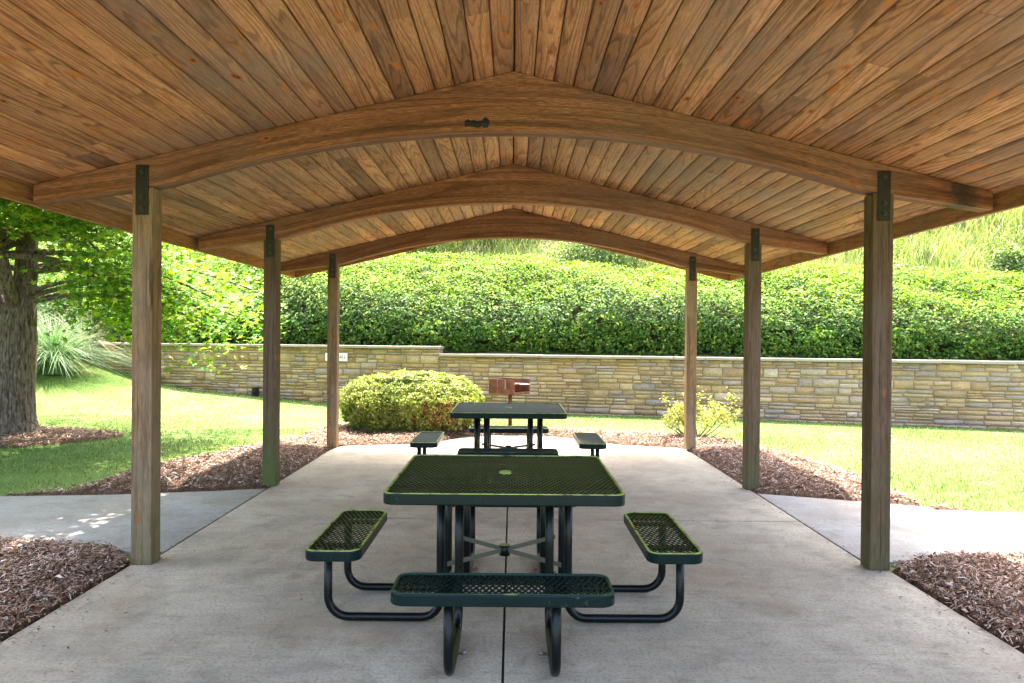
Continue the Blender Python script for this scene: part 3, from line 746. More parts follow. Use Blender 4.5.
# roof covering above the boards
bm = bmesh.new()
for sx in (-1, 1):
    a = (0, RT + 0.028); b = (sx * (EX + 0.07), roof_under(EX + 0.07) + 0.028)
    vs = [bm.verts.new((p[0], y, p[1] + dz)) for y in (ROOF_Y0 - 0.06, ROOF_Y1 + 0.06) for dz in (0, 0.05) for p in (a, b)]
    for q in ((0, 1, 3, 2), (4, 6, 7, 5), (0, 2, 6, 4), (1, 5, 7, 3), (0, 4, 5, 1), (2, 3, 7, 6)): bm.faces.new([vs[i] for i in q])
bmesh.ops.recalc_face_normals(bm, faces=bm.faces)
for v in bm.verts: v.co.y -= 6.1
from_bm('roof_covering', bm, M['shingle'], pav)
for sx in (-1, 1):
    bm = bmesh.new(); add_box(bm, (0, 0, 0), (0.038, ROOF_Y1 - ROOF_Y0 - 0.004, 0.155))
    o = from_bm('fascia', bm, M['fascia'], bevel=0.004); o.location = (sx * (EX + 0.021), (ROOF_Y0 + ROOF_Y1) / 2, 2.465); pchild(o)
def fly(y, name='barge_board'):
    bm = bmesh.new()
    for sx in (-1, 1):
        pts = [(0, RT - 0.003), (sx * (EX - 0.003), roof_under(EX) - 0.003), (sx * (EX - 0.003), roof_under(EX) - 0.115), (0, RT - 0.122)]
        vs = [bm.verts.new((px, yy, pz)) for yy in (-0.02, 0.02) for px, pz in pts]
        for q in ((0, 1, 2, 3), (7, 6, 5, 4), (0, 4, 5, 1), (1, 5, 6, 2), (2, 6, 7, 3)): bm.faces.new([vs[i] for i in q])
    bmesh.ops.recalc_face_normals(bm, faces=bm.faces)
    o = from_bm(name, bm, M['fly']); o.location = (0, y, 0); pchild(o)
fly(ROOF_Y1 - 0.022); fly(ROOF_Y0 + 0.022)
# ridge cover strip inside
# dark knot on the first rafter in view
bm = bmesh.new(); kp = at(477, 123.5, 4.85)
for i in range(5): blob_bm(bm, (kp.x + (i - 2) * 0.028, 4.858 - 0.004 - 6.1, kp.z + random.uniform(-.006, .006)), (0.026 + random.uniform(0, .008), 0.006, 0.012 + random.uniform(0, .016)), i, 2, 0.5)
kn = from_bm('mud_nest', bm, M['drain'], pav); tag(kn, 'blackened rough patch on the front face of the rafter')

# ------------------------------------------------------------------ picnic tables
def rrect(w, d, r, n=6):
    pts = []
    for cx, cyy, a0 in ((w / 2 - r, d / 2 - r, 0), (-w / 2 + r, d / 2 - r, 90), (-w / 2 + r, -d / 2 + r, 180), (w / 2 - r, -d / 2 + r, 270)):
        for k in range(n + 1):
            a = R(a0 + 90 * k / n); pts.append((cx + r * math.cos(a), cyy + r * math.sin(a)))
    return pts
def ring_bm(bm, outer, inner, z0, z1):
    n = len(outer)
    A = [bm.verts.new((x, y, z0)) for x, y in outer]; B = [bm.verts.new((x, y, z1)) for x, y in outer]
    C_ = [bm.verts.new((x, y, z1)) for x, y in inner]; D_ = [bm.verts.new((x, y, z0)) for x, y in inner]
    for i in range(n):
        j = (i + 1) % n
        for p, q in ((A, B), (B, C_), (C_, D_), (D_, A)): bm.faces.new((p[i], p[j], q[j], q[i]))
def lattice(bm, w, d, pitch_x, pitch_y, bw, z, th):
    """expanded steel: two families of slanted strands clipped to the rectangle"""
    for fam, s in enumerate((1, -1)):
        ang = math.atan2(pitch_y, pitch_x) * s; t = math.tan(ang)
        span = w / 2 + (d / 2) / abs(t); k = -span
        while k < span:
            # line: x = k + y / t
            pts = []
            ya, yb = -d / 2, d / 2
            xa, xb = k + ya / t, k + yb / t
            def clip(xx): 
                return (xx - k) * t
            if xa > xb: xa, ya, xb, yb = xb, yb, xa, ya
            if xb > -w / 2 and xa < w / 2:
                if xa < -w / 2: xa = -w / 2; ya = clip(xa)
                if xb > w / 2: xb = w / 2; yb = clip(xb)
                L = math.hypot(xb - xa, yb - ya)
                if L > 0.01:
                    add_box(bm, ((xa + xb) / 2, (ya + yb) / 2, z - fam * th * 0.4), (L, bw, th), Matrix.Rotation(math.atan2(yb - ya, xb - xa), 4, 'Z'))
            k += pitch_x
def build_table():
    t = empty('picnic_table')
    T = 1.19; ZT = 0.765
    bm = bmesh.new(); ring_bm(bm, rrect(T, T, 0.055), rrect(T - 0.03, T - 0.03, 0.045), ZT - 0.058, ZT - 0.003)
    rim = from_bm('table_rim', bm, M['green'], t, bevel=0.006)
    bm = bmesh.new(); ring_bm(bm, rrect(T - 0.008, T - 0.008, 0.052), rrect(T - 0.030, T - 0.030, 0.045), ZT - 0.006, ZT)
    from_bm('lime_lip', bm, M['lime'], rim)
    bm = bmesh.new(); lattice(bm, T - 0.028, T - 0.028, 0.0285, 0.066, 0.0085, ZT - 0.010, 0.006)
    top = from_bm('table_top', bm, M['green_mesh'], t)
    bm = bmesh.new(); o_ = [(0.034 * math.cos(a), 0.034 * math.sin(a)) for a in np.linspace(0, 2 * math.pi, 24, endpoint=False)]; i_ = [(p[0] * .68, p[1] * .68) for p in o_]
    ring_bm(bm, o_, i_, ZT - 0.02, ZT + 0.003); from_bm('umbrella_hole', bm, M['lime'], top)
    bm = bmesh.new()
    for s in (-1, 1):
        add_box(bm, (0, s * 0.25, ZT - 0.032), (T - 0.04, 0.045, 0.022)); 
    for s in (-1, 1): add_box(bm, (s * 0.26, 0, ZT - 0.031), (0.04, T - 0.04, 0.018))
    add_box(bm, (0, 0, ZT - 0.033), (0.12, 0.12, 0.016))
    from_bm('top_support', bm, M['green'], t)
    # seats
    def seat(rot, label):
        Rm = Matrix.Rotation(rot, 4, 'Z')
        fb = label in ('front', 'back'); SW, SD, ZS = (0.965 if fb else 0.90), 0.287, 0.44; oy = -0.915 if fb else -0.875
        # local frame: seat on the -y side
        def tr(bm):
            bmesh.ops.transform(bm, matrix=Rm, verts=bm.verts)
        bm = bmesh.new(); o = rrect(SW, SD, 0.065); i = rrect(SW - 0.026, SD - 0.026, 0.055)
        o = [(x, y + oy) for x, y in o]; i = [(x, y + oy) for x, y in i]
        ring_bm(bm, o, i, ZS - 0.056, ZS - 0.003); tr(bm); rim = from_bm('seat_rim', bm, M['green'], t, bevel=0.006)
        bm = bmesh.new(); o = [(x, y + oy) for x, y in rrect(SW - 0.008, SD - 0.008, 0.06)]; i = [(x, y + oy) for x, y in rrect(SW - 0.032, SD - 0.032, 0.05)]
        ring_bm(bm, o, i, ZS - 0.006, ZS); tr(bm); from_bm('lime_lip', bm, M['lime'] if label != 'front' else M['lime_faint'], rim)
        bm = bmesh.new(); lattice(bm, SW - 0.024, SD - 0.024, *((0.0285, 0.066) if label in ('front', 'back') else (0.066, 0.0285)), 0.0072, ZS - 0.010, 0.005)
        bmesh.ops.translate(bm, verts=bm.verts, vec=(0, oy, 0)); tr(bm); st = from_bm('seat', bm, M['green_mesh'], t)
        # brackets beneath
        for s in (-1, 1):
            bm = bmesh.new(); add_box(bm, (s * 0.245, oy, ZS - 0.028), (0.06, SD - 0.03, 0.012)); tr(bm); from_bm('seat_bracket', bm, M['tube'], st)
        for s in (-1, 1):
            xx = s * 0.235; r = 0.0225; zl = 0.028; Rb = 0.11; q = -0.34; ty_ = oy - (0.04 if fb else 0.065)
            pts = [(xx, ty_, ZS - 0.03), (xx, ty_, zl + Rb)]
            for k in range(1, 8):
                a = math.pi / 2 * k / 7; pts.append((xx, ty_ + Rb - Rb * math.cos(a), zl + Rb - Rb * math.sin(a)))
            pts.append((xx, q - Rb * 0.9, zl))
            for k in range(1, 7):
                a = math.pi / 2 * k / 6; pts.append((xx, q - Rb * 0.9 + Rb * 0.9 * math.sin(a), zl + Rb * 0.9 - Rb * 0.9 * math.cos(a)))
            pts.append((xx, q, 0.4)); pts.append((xx, q, ZT - 0.045))
            bm = bmesh.new(); add_tube(bm, pts, r, 12); tr(bm); lg = from_bm('leg', bm, M['tube'], t)
            # foot tab with anchor bolt
            if label in ('front', 'back'):
                bm = bmesh.new(); add_box(bm, (xx - s * 0.035, oy + 0.27, 0.006), (0.06, 0.035, 0.008)); add_tube(bm, [(xx - s * 0.05, oy + 0.27, 0.009), (xx - s * 0.05, oy + 0.27, 0.024)], 0.012, 8)
                tr(bm); from_bm('foot_anchor', bm, M['rust_gray'], lg)
    for rot, lab in ((0, 'front'), (math.pi / 2, 'side'), (math.pi, 'back'), (-math.pi / 2, 'side2')): seat(rot, lab)
    bm = bmesh.new()
    for a in (1, -1):
        for s in (-1, 1):
            p, q = Vector((0.02 * s, 0.02 * s * a, 0.325)), Vector((0.30 * s, 0.275 * s * a, 0.325))
            L = (q - p).length; add_box(bm, (p + q) / 2, (L, 0.006, 0.024), Matrix.Rotation(math.atan2((q - p).y, (q - p).x), 4, 'Z'))
    br = from_bm('cross_brace', bm, M['olive'], t)
    bm = bmesh.new(); add_tube(bm, [(0, 0, 0.295), (0, 0, 0.352)], 0.032, 14); from_bm('brace_hub', bm, M['tube'], br)
    for sx in (-1, 1):
        for sy in (-1, 1):
            bm = bmesh.new(); add_tube(bm, [(sx * 0.265, sy * 0.335, 0.30), (sx * 0.275, sy * 0.385, 0.30)], 0.013, 8); from_bm('bolt', bm, M['shiny_bolt'], t)
    return t
tb = build_table(); tb.location = (-0.032, 4.155, 0); tb['group'] = 'square picnic tables under the shelter'
tb['category'] = 'picnic table'; tb['label'] = 'dark green square mesh picnic table nearest the viewer, lime edges'
tb2 = copy_tree(tb); tb2.location = (-0.03, 7.98, 0); tb2['label'] = 'farther square picnic table with four seats near the rounded bush and rusty grill'

# ------------------------------------------------------------------ grill
gx, gy = hit(511.5, 424)
gp = at(511, 386, 11.9)
gr = empty('park_grill', (gp.x - 0.01, 11.9, 0)); tag(gr, 'rusty pedestal charcoal grill standing behind the far picnic table', 'grill')
bm = bmesh.new(); add_tube(bm, [(0, 0, -0.03), (0, 0, gp.z - 0.10)], 0.032, 12); from_bm('pedestal', bm, M['rust'], gr)
rot = Matrix.Rotation(R(-38), 4, 'Z'); zc = gp.z
def gbox(bm, c, s): add_box(bm, rot @ Vector(c) + Vector((0, 0, zc)), s, rot)
# local frame: closed side panel faces -y, the open mouth faces +x
bm = bmesh.new(); gbox(bm, (-0.02, -0.2, 0.0), (0.52, 0.008, 0.23)); gbox(bm, (-0.282, 0.0, 0.0), (0.008, 0.40, 0.23)); gbox(bm, (-0.02, 0.2, 0.0), (0.52, 0.008, 0.23)); gbox(bm, (-0.02, 0, -0.118), (0.54, 0.41, 0.008))
gbox(bm, (0.245, 0.0, -0.10), (0.008, 0.39, 0.035))
from_bm('firebox', bm, M['rust'], gr)
for c, sz in (((-0.10, -0.2065, 0.05), (0.014, 0.005, 0.13)), ((0.06, -0.2065, 0.04), (0.03, 0.006, 0.15))):
    bm = bmesh.new(); gbox(bm, c, sz); from_bm('hinge_strap', bm, M['rust_gray'], gr)
bm = bmesh.new()
for k in range(12): gbox(bm, (-0.26 + k * 0.043, 0, 0.045), (0.008, 0.39, 0.008))
gbox(bm, (-0.02, -0.17, 0.038), (0.50, 0.01, 0.006)); gbox(bm, (-0.02, 0.17, 0.038), (0.50, 0.01, 0.006)); gbox(bm, (0.29, 0, 0.04), (0.11, 0.18, 0.008))
from_bm('grate', bm, M['rust_gray'], gr)

# ------------------------------------------------------------------ foliage
def leaf_mesh(name, P, Nrm, size, mat, parent=None, aspect=0.5, fold=0.25, spread=0.7, shape='kite'):
    """P (n,3) positions, Nrm (n,3) outward directions"""
    n = len(P); size = np.broadcast_to(size, (n,))
    d = Nrm + rng.normal(0, spread, (n, 3)); d /= np.linalg.norm(d, axis=1)[:, None] + 1e-9   # leaf normal
    r = rng.normal(0, 1, (n, 3)); t = r - (r * d).sum(1)[:, None] * d; t /= np.linalg.norm(t, axis=1)[:, None] + 1e-9
    s = np.cross(d, t)
    L = size[:, None]; W = L * aspect
    if shape == 'kite':
        V = np.stack([P - t * L * 0.5, P + s * W * 0.5 + d * W * fold, P + t * L * 0.5, P - s * W * 0.5 + d * W * fold], 1).reshape(-1, 3)
        b = np.arange(n)[:, None] * 4; Fa = np.concatenate([b + np.array([[0, 1, 2]]), b + np.array([[0, 2, 3]])], 0)
    else:  # lobed maple leaf
        ang = np.radians([-90, -40, -15, 10, 38, 62, 90, 118, 142, 170, 195, 220]); rad = np.array([0.30, 0.28, 0.55, 0.27, 0.80, 0.36, 1.0, 0.36, 0.80, 0.27, 0.55, 0.28])
        pts = []
        for a, q in zip(ang, rad):
            pts.append(P + s * (math.cos(a) * q * 0.55) * L + t * (math.sin(a) * q * 0.55) * L - d * (abs(math.cos(a)) * q * 0.16) * L)
        k = len(pts); V = np.stack(pts, 1).reshape(-1, 3); Fa = np.arange(n * k).reshape(n, k)
    return np_mesh(name, V, Fa, mat, parent)

# hedge behind the wall
hx0, hx1 = -12.5, 17.5
hedge = empty('hedge', (0, float(wy(0)) + 1.0, 1.1)); tag(hedge, 'long clipped glossy green hedge growing above the stone wall', 'hedge')
def hedge_profile(t, x):
    """t 0..1 along front and up over the top -> s (behind wall line), z"""
    lx = np.clip(x, -10, 12)
    zk = 2.42 - 0.035 * lx + 0.25 * (vnoise(x, x * 0, 1.7, 21) - 0.5); zt = 3.50 - 0.055 * lx + 0.35 * (vnoise(x, x * 0, 2.3, 22) - 0.5)
    s1 = 0.85; s2 = 3.1
    a = 0.34
    tt = np.clip(t / a, 0, 1); s = 0.45 + 0.12 * np.sin(tt * 3.1) * -1 + (s1 - 0.45) * tt ** 3; z = 1.18 + (zk - 1.18) * tt
    t2 = np.clip((t - a) / (0.86 - a), 0, 1); s = np.where(t > a, s1 + (s2 - s1) * t2, s); z = np.where(t > a, zk + (zt - zk) * (1 - (1 - t2) ** 1.35), z)
    t3 = np.clip((t - 0.86) / 0.14, 0, 1); s = np.where(t > 0.86, s2 + 0.5 * t3, s); z = np.where(t > 0.86, zt - 1.1 * t3 ** 1.5, z)
    return s, z
def hedge_pts(n, depth):
    x = rng.uniform(hx0, hx1, n); t = rng.random(n)
    s, z = hedge_profile(t, x); e = 0.01; s2, z2 = hedge_profile(t + e, x)
    nx = -(z2 - z); nz = (s2 - s); l = np.hypot(nx, nz) + 1e-9; ns, nz = nx / l, nz / l
    ns = np.where(np.abs(nx) + np.abs(nz) == 0, -1, ns)
    lump = (vnoise(x, t * 5, 0.6, 31) - 0.5) * 0.24 + (vnoise(x, t * 9, 0.2, 32) - 0.5) * 0.16
    dd = lump - depth * rng.random(n) ** 1.6
    y = wy(x) + s + ns * dd; zz = z + nz * dd
    return np.stack([x, y, zz], -1), np.stack([np.zeros(n), ns, nz], -1), lump, t
P, N_, lump, t = hedge_pts(170000, 0.34)
keep = (np.abs(P[:, 0]) < P[:, 1] * 0.74 + 1) & ~((t < 0.34) & (vnoise(P[:, 0], P[:, 2] * 1.0, 0.13, 41) < 0.15)) & ~((t > .86) & (rng.random(len(t)) < .5))
P, N_ = P[keep], N_[keep]
P -= np.array(hedge.location)
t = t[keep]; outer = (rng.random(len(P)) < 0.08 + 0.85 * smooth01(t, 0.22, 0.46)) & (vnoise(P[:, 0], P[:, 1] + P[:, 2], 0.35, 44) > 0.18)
leaf_mesh('foliage', P[~outer], N_[~outer] + np.array([0, -0.1, 0.5]), rng.uniform(0.055, 0.11, (~outer).sum()), M['hedge_leaf'], hedge, 0.48, 0.2, 0.6)
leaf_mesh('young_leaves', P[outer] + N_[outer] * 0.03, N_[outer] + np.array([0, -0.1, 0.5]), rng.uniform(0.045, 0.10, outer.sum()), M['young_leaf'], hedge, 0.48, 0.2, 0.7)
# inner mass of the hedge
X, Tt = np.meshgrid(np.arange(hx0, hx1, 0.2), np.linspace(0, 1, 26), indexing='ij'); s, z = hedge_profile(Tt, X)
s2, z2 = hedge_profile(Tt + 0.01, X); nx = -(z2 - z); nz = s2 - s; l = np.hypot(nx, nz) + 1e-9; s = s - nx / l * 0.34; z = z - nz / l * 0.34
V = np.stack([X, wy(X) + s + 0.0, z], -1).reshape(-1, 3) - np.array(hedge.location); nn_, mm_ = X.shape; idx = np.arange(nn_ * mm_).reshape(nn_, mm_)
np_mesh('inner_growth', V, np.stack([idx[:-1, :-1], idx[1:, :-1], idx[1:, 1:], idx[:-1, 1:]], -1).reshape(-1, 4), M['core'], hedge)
bm = bmesh.new()
for i in range(120):
    xx = random.uniform(-10, 13); yy = float(wy(xx)) + random.uniform(0.8, 1.0); dx = random.uniform(-.3, .3)
    add_tube(bm, [(xx - 0, yy - hedge.location.y, 1.12 - 1.1), (xx + dx * .5, yy - hedge.location.y - .02, 1.6 - 1.1), (xx + dx, yy - hedge.location.y - 0.02, 1.95 - 1.1)], [0.016, 0.012, 0.006], 5)
from_bm('stems', bm, M['twig'], hedge)

# hillside grass
n = 75000
x = rng.uniform(-16, 19, n); s = rng.uniform(2.9, 15, n); y = wy(x) + s
ok = (np.abs(x) < y * 0.74 + 1) & ((s < 9) | (x > 3) | (rng.random(n) < 0.4)); ok &= vnoise(x, y, 1.1, 51) > 0.22
x, y, s = x[ok], y[ok], s[ok]; n = len(x)
tgn = blades('hillside_grass', x, y, ground_z(x, y) - 0.03, rng.uniform(0.4, 1.15, n) * (0.5 + 0.9 * vnoise(x, y, 1.6, 52)), rng.uniform(0.012, 0.03, n), M['tall_blade'], bend=0.42, segs=3)
tag(tgn, 'tall wild sunlit grass covering the slope above the hedge', 'wild grass', kind='stuff')

def fuzzy_bush(name, c, rad, n, lsize, leafm, core=True, stems=6, aspect=0.5, spread=0.6, seed=1, squash=1.0, shell=0.35):
    rs = np.random.default_rng(seed)
    o = empty(name, c)
    d = rs.normal(0, 1, (n, 3)); d[:, 2] = np.abs(d[:, 2]) * 1.1 - 0.25; d /= np.linalg.norm(d, axis=1)[:, None]
    lum = 1 + 0.28 * (vnoise(d[:, 0] * 3 + seed, d[:, 1] * 3 + d[:, 2] * 2.3, 0.55, seed) - 0.5) * 2
    rr_ = lum * (1 - shell * rs.random(n) ** 1.7)
    P = d * rr_[:, None] * np.array(rad) ; P[:, 2] += rad[2] * 0.35; 
    P = P[P[:, 2] > 0.02]; d = P / (np.linalg.norm(P, axis=1)[:, None] + 1e-6)
    leaf_mesh('foliage', P, d + np.array([0, 0, 0.5]), rs.uniform(lsize * 0.6, lsize * 1.3, len(P)), leafm, o, aspect, 0.2, spread)
    bm = bmesh.new(); r_ = random.Random(seed)
    for i in range(stems):
        a = r_.uniform(0, 6.28); k = r_.uniform(0.3, 0.8)
        add_tube(bm, [(0.05 * math.cos(a), 0.05 * math.sin(a), -0.08), (rad[0] * k * .4 * math.cos(a), rad[1] * k * .4 * math.sin(a), rad[2] * .5), (rad[0] * k * math.cos(a), rad[1] * k * math.sin(a), rad[2] * 1.05)], [0.02, 0.014, 0.005], 5)
    from_bm('stems', bm, M['twig'], o)
    return o
wild = [(12.6, 6.4, 0.6, 1.0), (9.4, 4.5, 0.75, 1.2), (11.3, 8.9, 0.9, 1.3), (6.4, 6.2, 1.2, 1.4), (2.4, 5.6, 1.3, 1.6), (-0.6, 7.2, 1.7, 1.9), (-3.4, 6.0, 1.5, 1.9), (-6.5, 6.0, 1.7, 2.2), (-9.6, 4.5, 1.7, 2.0), (-13.0, 4.5, 2.2, 2.6), (-12.0, 9.5, 2.6, 3.4), (14.8, 6.5, 1.6, 2.0), (-17.5, 5.0, 2.6, 3.2), (-7.5, 10.5, 2.4, 3.0), (13.5, 13.0, 2.4, 2.6)]
wl_labels = ['small wild bush in the tall grass at the far right, below the eave', 'low wild bush just above the hedge to the right of the front right post', 'wild bush higher in the grass beside the front right post, just under the eave', 'pale wild bush in the tall grass between the two right posts', 'wild bush on the slope just right of the arch centre', 'wild bush on the slope under the centre of the far arch', 'wild bush on the slope left of the arch centre', 'leafy wild bush above the hedge near the back left post', 'leafy wild bush above the hedge beyond the maple branches', 'broad wild bush on the bank behind the maple trunk', 'tall wild bush high on the bank behind the maple crown', 'wild bush on the slope beyond the right edge of the shelter', 'broad wild bush on the bank at the far left', 'tall wild bush high on the slope behind the hedge, left side', 'wild bush highest on the slope at the right']
for i, (bx, bs, rx, rz_) in enumerate(wild):
    by = float(wy(bx)) + bs
    o = fuzzy_bush('wild_bush', (bx, by, float(ground_z(bx, by)) - 0.1), (rx, rx * 0.9, rz_ * (0.85 if bx < 5 else 0.7)), 5200 if rx > 1 else 2200, 0.10, M['wild_leaf'], seed=60 + i, shell=0.6)
    tag(o, wl_labels[i], 'bush', 'wild bushes on the hillside')

# tangled low growth over the slope
n = 90000; x = rng.uniform(-17, 19, n); s_ = rng.uniform(2.9, 14, n); y = wy(x) + s_
dens = vnoise(x, y, 1.3, 71) * 0.6 + vnoise(x, y, 0.45, 72) * 0.4; ok = (dens > 0.47) & (np.abs(x) < y * 0.74 + 1)
x, y, dens = x[ok], y[ok], dens[ok]; hh = (dens - 0.42) * 2.6; z = ground_z(x, y) + hh * rng.uniform(0.25, 1.0, len(x))
bo = leaf_mesh('hillside_undergrowth', np.stack([x, y, z], -1), np.tile([0, -0.4, 0.8], (len(x), 1)), rng.uniform(0.06, 0.13, len(x)), M['wild_leaf'], None, 0.5, 0.2, 0.7)
tag(bo, 'low tangled green undergrowth among the wild grass on the slope', 'undergrowth', kind='stuff')

# clipped round bush
bc = at(414, 430, 12.05); mound = empty('rounded_bush', (bc.x, 12.0, 0.0)); tag(mound, 'wide clipped mound bush, yellow green with a withered brown patch', 'bush')
def mound_pts(n, depth, rs):
    d = rs.normal(0, 1, (n, 3)); d /= np.linalg.norm(d, axis=1)[:, None]; d[:, 2] = np.where(d[:, 2] < -0.75, -d[:, 2], d[:, 2])
    sup = np.abs(d) ** 2.5; k = 1 / (sup.sum(1) ** (1 / 2.5))
    lum = 1 + 0.07 * (vnoise(d[:, 0] * 6, d[:, 1] * 6 + d[:, 2] * 5, 0.8, 5) - 0.5) * 2 + 0.05 * (vnoise(d[:, 0] * 14, d[:, 2] * 14, 0.7, 6) - 0.5) * 2 + (rs.random(n) < 0.03) * 0.05
    rr_ = k * lum * (1 - depth * rs.random(n) ** 1.5)
    P = d * rr_[:, None] * np.array([1.16, 0.95, 0.50]); P[:, 2] += 0.43; return P, d
rs = np.random.default_rng(3); P, d = mound_pts(52000, 0.14, rs); ok = P[:, 2] > 0.03; P, d = P[ok], d[ok]
br = (np.hypot((P[:, 0] - 0.48) / 0.42, (P[:, 2] - 0.30) / 0.30) + 0.9 * (vnoise(P[:, 0], P[:, 2], 0.1, 8) - 0.5) < 0.72) & (P[:, 1] < 0.1)
br &= rs.random(len(P)) < 0.6
leaf_mesh('foliage', P[~br], d[~br] + np.array([0, 0, 0.3]), rs.uniform(0.03, 0.062, (~br).sum()), M['mound_leaf'], mound, 0.55, 0.2, 0.65)
leaf_mesh('withered_patch', P[br], d[br], rs.uniform(0.03, 0.055, br.sum()), M['brown_leaf'], mound, 0.5, 0.2, 0.8)
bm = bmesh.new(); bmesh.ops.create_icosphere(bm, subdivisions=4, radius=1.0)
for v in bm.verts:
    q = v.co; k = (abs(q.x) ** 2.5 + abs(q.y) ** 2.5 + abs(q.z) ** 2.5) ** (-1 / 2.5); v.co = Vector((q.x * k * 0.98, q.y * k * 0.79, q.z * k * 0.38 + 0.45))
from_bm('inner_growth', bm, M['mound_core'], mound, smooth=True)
bm = bmesh.new()
for i in range(26):
    a = random.uniform(0, 6.28); r0 = random.uniform(.1, .5)
    add_tube(bm, [(r0 * math.cos(a), r0 * .7 * math.sin(a), -0.02), (r0 * 1.5 * math.cos(a), r0 * 1.2 * math.sin(a), 0.16), (r0 * 1.8 * math.cos(a), r0 * 1.4 * math.sin(a), 0.3)], [0.012, 0.009, 0.006], 5)
from_bm('stems', bm, M['twig'], mound)

# small airy shrub by the back right post
sb = hit(697, 441); shrub = empty('airy_shrub', (sb[0], sb[1], 0.0)); tag(shrub, 'small open yellow green shrub with bare twiggy stems by the back right post', 'shrub')
rr = random.Random(12); tips = []; bm = bmesh.new()
for i in range(16):
    a = rr.uniform(-0.5, math.pi + .5) if rr.random() < .5 else rr.uniform(0, 6.28); e = rr.uniform(0.35, 1.2); L = rr.uniform(0.5, 0.74)
    p0 = Vector((rr.uniform(-.03, .03), rr.uniform(-.03, .03), 0)); dv = Vector((math.cos(a) * math.cos(e), math.sin(a) * math.cos(e), math.sin(e)))
    p1 = p0 + dv * L * 0.45 + Vector((0, 0, -0.02)); p2 = p0 + dv * L + Vector((0, 0, 0.05))
    add_tube(bm, [p0, p1, p2], [0.011, 0.008, 0.003], 5)
    for k in range(6):
        q0 = p1.lerp(p2, rr.random()); dd = Vector((rr.uniform(-1, 1), rr.uniform(-1, 1), rr.uniform(-.1, 1))).normalized() * rr.uniform(.08, .2)
        add_tube(bm, [q0, q0 + dd], [0.004, 0.002], 4); tips.append(q0 + dd); tips.append(q0 + dd * .6)
from_bm('stems', bm, M['twig'], shrub)
tips = np.array([tuple(q) for q in tips]); tips = tips[(tips[:, 2] > 0.26)]
P = tips[rng.integers(0, len(tips), 2800)] + rng.normal(0, 0.04, (2800, 3)); leaf_mesh('foliage', P, np.tile([0, 0, 1.0], (len(P), 1)), rng.uniform(0.025, 0.05, len(P)), M['shrub_leaf'], shrub, 0.55, 0.2, 0.8)

# ornamental grass clumps behind the maple
og = [((-11.2, 16.2), 1.25, M['pale_blade'], 'fountain of pale striped ornamental grass behind the maple trunk, left clump', 1500, 1.9),
      ((-10.0, 16.0), 1.1, M['pale_blade'], 'arching pale ornamental grass clump just right of the maple trunk', 1500, 1.75),
      ((-10.4, 18.0), 0.8, M['tan_blade'], 'dry tan grass clump at the left end of the stone wall', 700, 1.5),
      ((-12.4, 16.0), 1.3, M['pale_blade'], 'pale ornamental grass clump at the far left edge', 1300, 1.9)]
for (cx, cyy), rad, mt, lb, n, hh in og:
    g = empty('ornamental_grass', (cx, cyy, float(front_z(cx, cyy)))); tag(g, lb, 'ornamental grass', 'ornamental grass clumps beyond the lawn')
    a = rng.uniform(0, 2 * math.pi, n); r0 = 0.28 * np.sqrt(rng.random(n))
    blades('blades', r0 * np.cos(a), r0 * np.sin(a), np.full(n, -0.03), rng.uniform(0.7, 1.15, n) * hh, rng.uniform(0.010, 0.02, n), mt, bend=0.85, segs=7, parent=g, dirs=a + rng.normal(0, .4, n), zdrop=0.25)

# maple tree
tx, ty = at(17, 440, 11.0).x, 11.0
tree = empty('maple_tree', (tx, ty, float(front_z(tx, ty)))); tag(tree, 'large maple with grooved forked trunk and low spreading leafy branches', 'tree')
bm = bmesh.new(); bmt = bm
def tube_n(bm, pts, rr_, n=14, seed=0):
    add_tube(bm, pts, rr_, n)
zt0 = 0.0
pts = []; rad = []
trunk_c = [(0, 0, -0.15, 0.44), (-0.02, 0, 0.05, 0.34), (-0.05, 0, 0.25, 0.295), (-0.04, 0, 0.7, 0.265), (0.0, 0, 1.1, 0.25), (0.0, 0, 1.45, 0.26), (0.0, 0, 1.75, 0.25), (0.04, 0, 2.0, 0.22)]
add_tube(bm, [(a, b, c) for a, b, c, r in trunk_c], [r for *_, r in trunk_c], 24)
limbs = []
def limb(p0, p1, p2, r0, r1):
    P_ = []
    for k in range(9):
        t = k / 8; p = (Vector(p0) * (1 - t) ** 2 + Vector(p1) * 2 * t * (1 - t) + Vector(p2) * t * t); P_.append(p + Vector((random.uniform(-.03, .03), random.uniform(-.03, .03), 0)) * (0 < k))
    add_tube(bmt, P_, [r0 + (r1 - r0) * k / 8 for k in range(9)], 10); limbs.append(P_); return P_
limb((-0.05, 0, 1.35), (-0.55, 0, 2.1), (-1.2, 0.2, 5.2), 0.21, 0.08)
limb((0.07, 0, 1.7), (0.12, 0, 3.0), (0.4, 0.3, 6.5), 0.19, 0.07)
limb((0.06, -0.1, 1.9), (0.1, -1.0, 3.6), (0.6, -2.4, 4.2), 0.10, 0.04)
twigs = []
rr = random.Random(4)
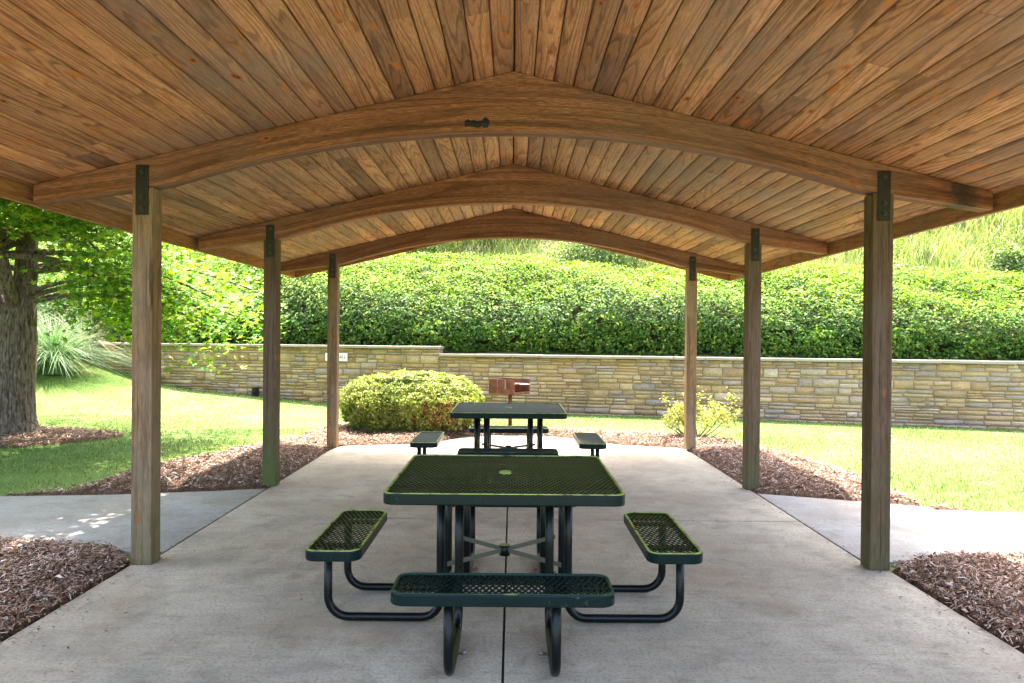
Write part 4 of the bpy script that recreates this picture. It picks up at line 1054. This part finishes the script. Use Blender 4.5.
ends = [(3.0, -0.5, 1.62), (2.75, -0.5, 1.5), (3.1, -0.4, 2.1), (2.6, -0.3, 2.2), (2.3, -0.4, 2.5), (3.2, -0.6, 1.8)] + \
    [(rr.uniform(1.2, 4.2), rr.uniform(-5.2, -1.4), rr.uniform(3.7, 5.2)) for _ in range(34)] + [(rr.uniform(1.4, 4.0), rr.uniform(-4.6, -2.4), rr.uniform(3.8, 5.6)) for _ in range(12)] + [(rr.uniform(2.9, 4.2), rr.uniform(-4.0, -2.0), rr.uniform(3.9, 5.0)) for _ in range(12)] + [(3.1, 0.3, 1.85), (2.8, -0.6, 1.85), (2.3, 0.0, 1.95), (2.0, -0.6, 2.2), (1.5, 0.9, 1.95), (3.3, 1.6, 2.2), (1.3, 1.9, 2.3),
        (3.4, -2.4, 3.6), (2.4, -3.4, 3.7), (1.0, -4.0, 3.7), (3.2, -3.6, 4.4), (1.8, -2.6, 4.6), (-0.4, -4.2, 4.1), (-1.6, -3.2, 4.0), (3.4, -1.2, 4.8), (0.6, -3.2, 5.4), (2.2, -4.4, 4.6), (-2.6, -4.0, 4.8), (0.4, -5.0, 4.7),
        (-3.2, 1.8, 2.6), (-3.4, 0.2, 3.2), (-1.4, 2.2, 2.8), (-2.4, 3.0, 3.3), (2.2, 1.4, 1.95), (2.0, -1.3, 2.6), (1.2, 0.6, 2.2), (2.1, 0.3, 2.5), (3.4, 0.2, 2.7), (1.4, -1.8, 3.2), (-0.6, -1.6, 3.3), (-1.6, -0.6, 3.2), (-2.6, 0.6, 2.2),
        (1.0, 2.3, 2.4), (-0.4, 2.6, 2.6), (2.4, -2.0, 3.0), (0.2, -2.9, 3.6), (-2.2, -2.0, 3.0), (0.6, 0.2, 4.6), (1.9, -1.4, 4.2), (-1.4, 1.2, 4.4), (-2.6, -0.6, 4.0), (0.9, -0.9, 5.6), (-0.6, 0.9, 6.3), (0.3, 2.4, 5.2), (3.5, -0.9, 3.8)]
for e in ends:
    src = limbs[rr.choice([0, 1, 1, 2])]; st = src[min(8, max(2, int(2 + (e[2] - 1.6) * 1.3)))]
    e = Vector(e); mid = st.lerp(e, 0.5) + Vector((0, 0, 0.55 if e.z < 3.2 else 0.2))
    limb(st, mid, e, 0.045, 0.012); twigs.append(limbs[-1])
from_bm('trunk', bmt, M['bark'], tree)
LP = []; LN = []
for tw in twigs:
    for k in range(3, 9):
        for j in range(5):
            c = tw[k] + Vector((rr.gauss(0, .42), rr.gauss(0, .42), rr.gauss(0, .16) - 0.05))
            if (c.x < 1.25 and c.z < 3.1 and c.y < 0.9) or (c.x > 3.3 and c.z < 3.3): continue
            m = rr.randint(14, 26)
            q = rng.normal(0, 1, (m, 3)) * np.array([0.24, 0.24, 0.10]); q[:, 2] -= 0.25 * np.hypot(q[:, 0], q[:, 1])
            LP.append(q + np.array(c))
LP = np.concatenate(LP); 
leaf_mesh('crown', LP, np.tile([0.05, -0.25, 1.0], (len(LP), 1)), rng.uniform(0.10, 0.19, len(LP)), M['maple_leaf'], tree, 1, 0.1, 0.42, shape='maple')
print('leaves', len(LP))
added_maple = copy_tree(tree); added_maple.location = (-10.8, 7.6, -0.02); added_maple.rotation_euler = (0, 0, R(150)); added_maple['label'] = 'second maple added out of view at left to shade the side path'  # unseen copy, added to throw shade over the left path

# fallen leaves and bits on the concrete
n = 900; x = rng.uniform(-2.4, 2.4, n); y = 2.5 + 7.5 * rng.random(n) ** 1.2; ed = rng.random(n) < .9
x = np.where(ed, np.sign(x) * (2.45 - rng.exponential(0.10, n)), x); ok = np.abs(x) < 2.48
P = np.stack([x, y, np.full(n, 0.006)], -1)[ok]
lt = leaf_mesh('leaf_litter', P, np.tile([0, 0, 1.0], (len(P), 1)), rng.uniform(0.008, 0.04, len(P)), M['chips'], None, 0.3, 0.1, 0.12); lt.location.z = 0.002
tag(lt, 'scattered bark bits and dry leaf scraps on the concrete edges', 'litter', kind='stuff')
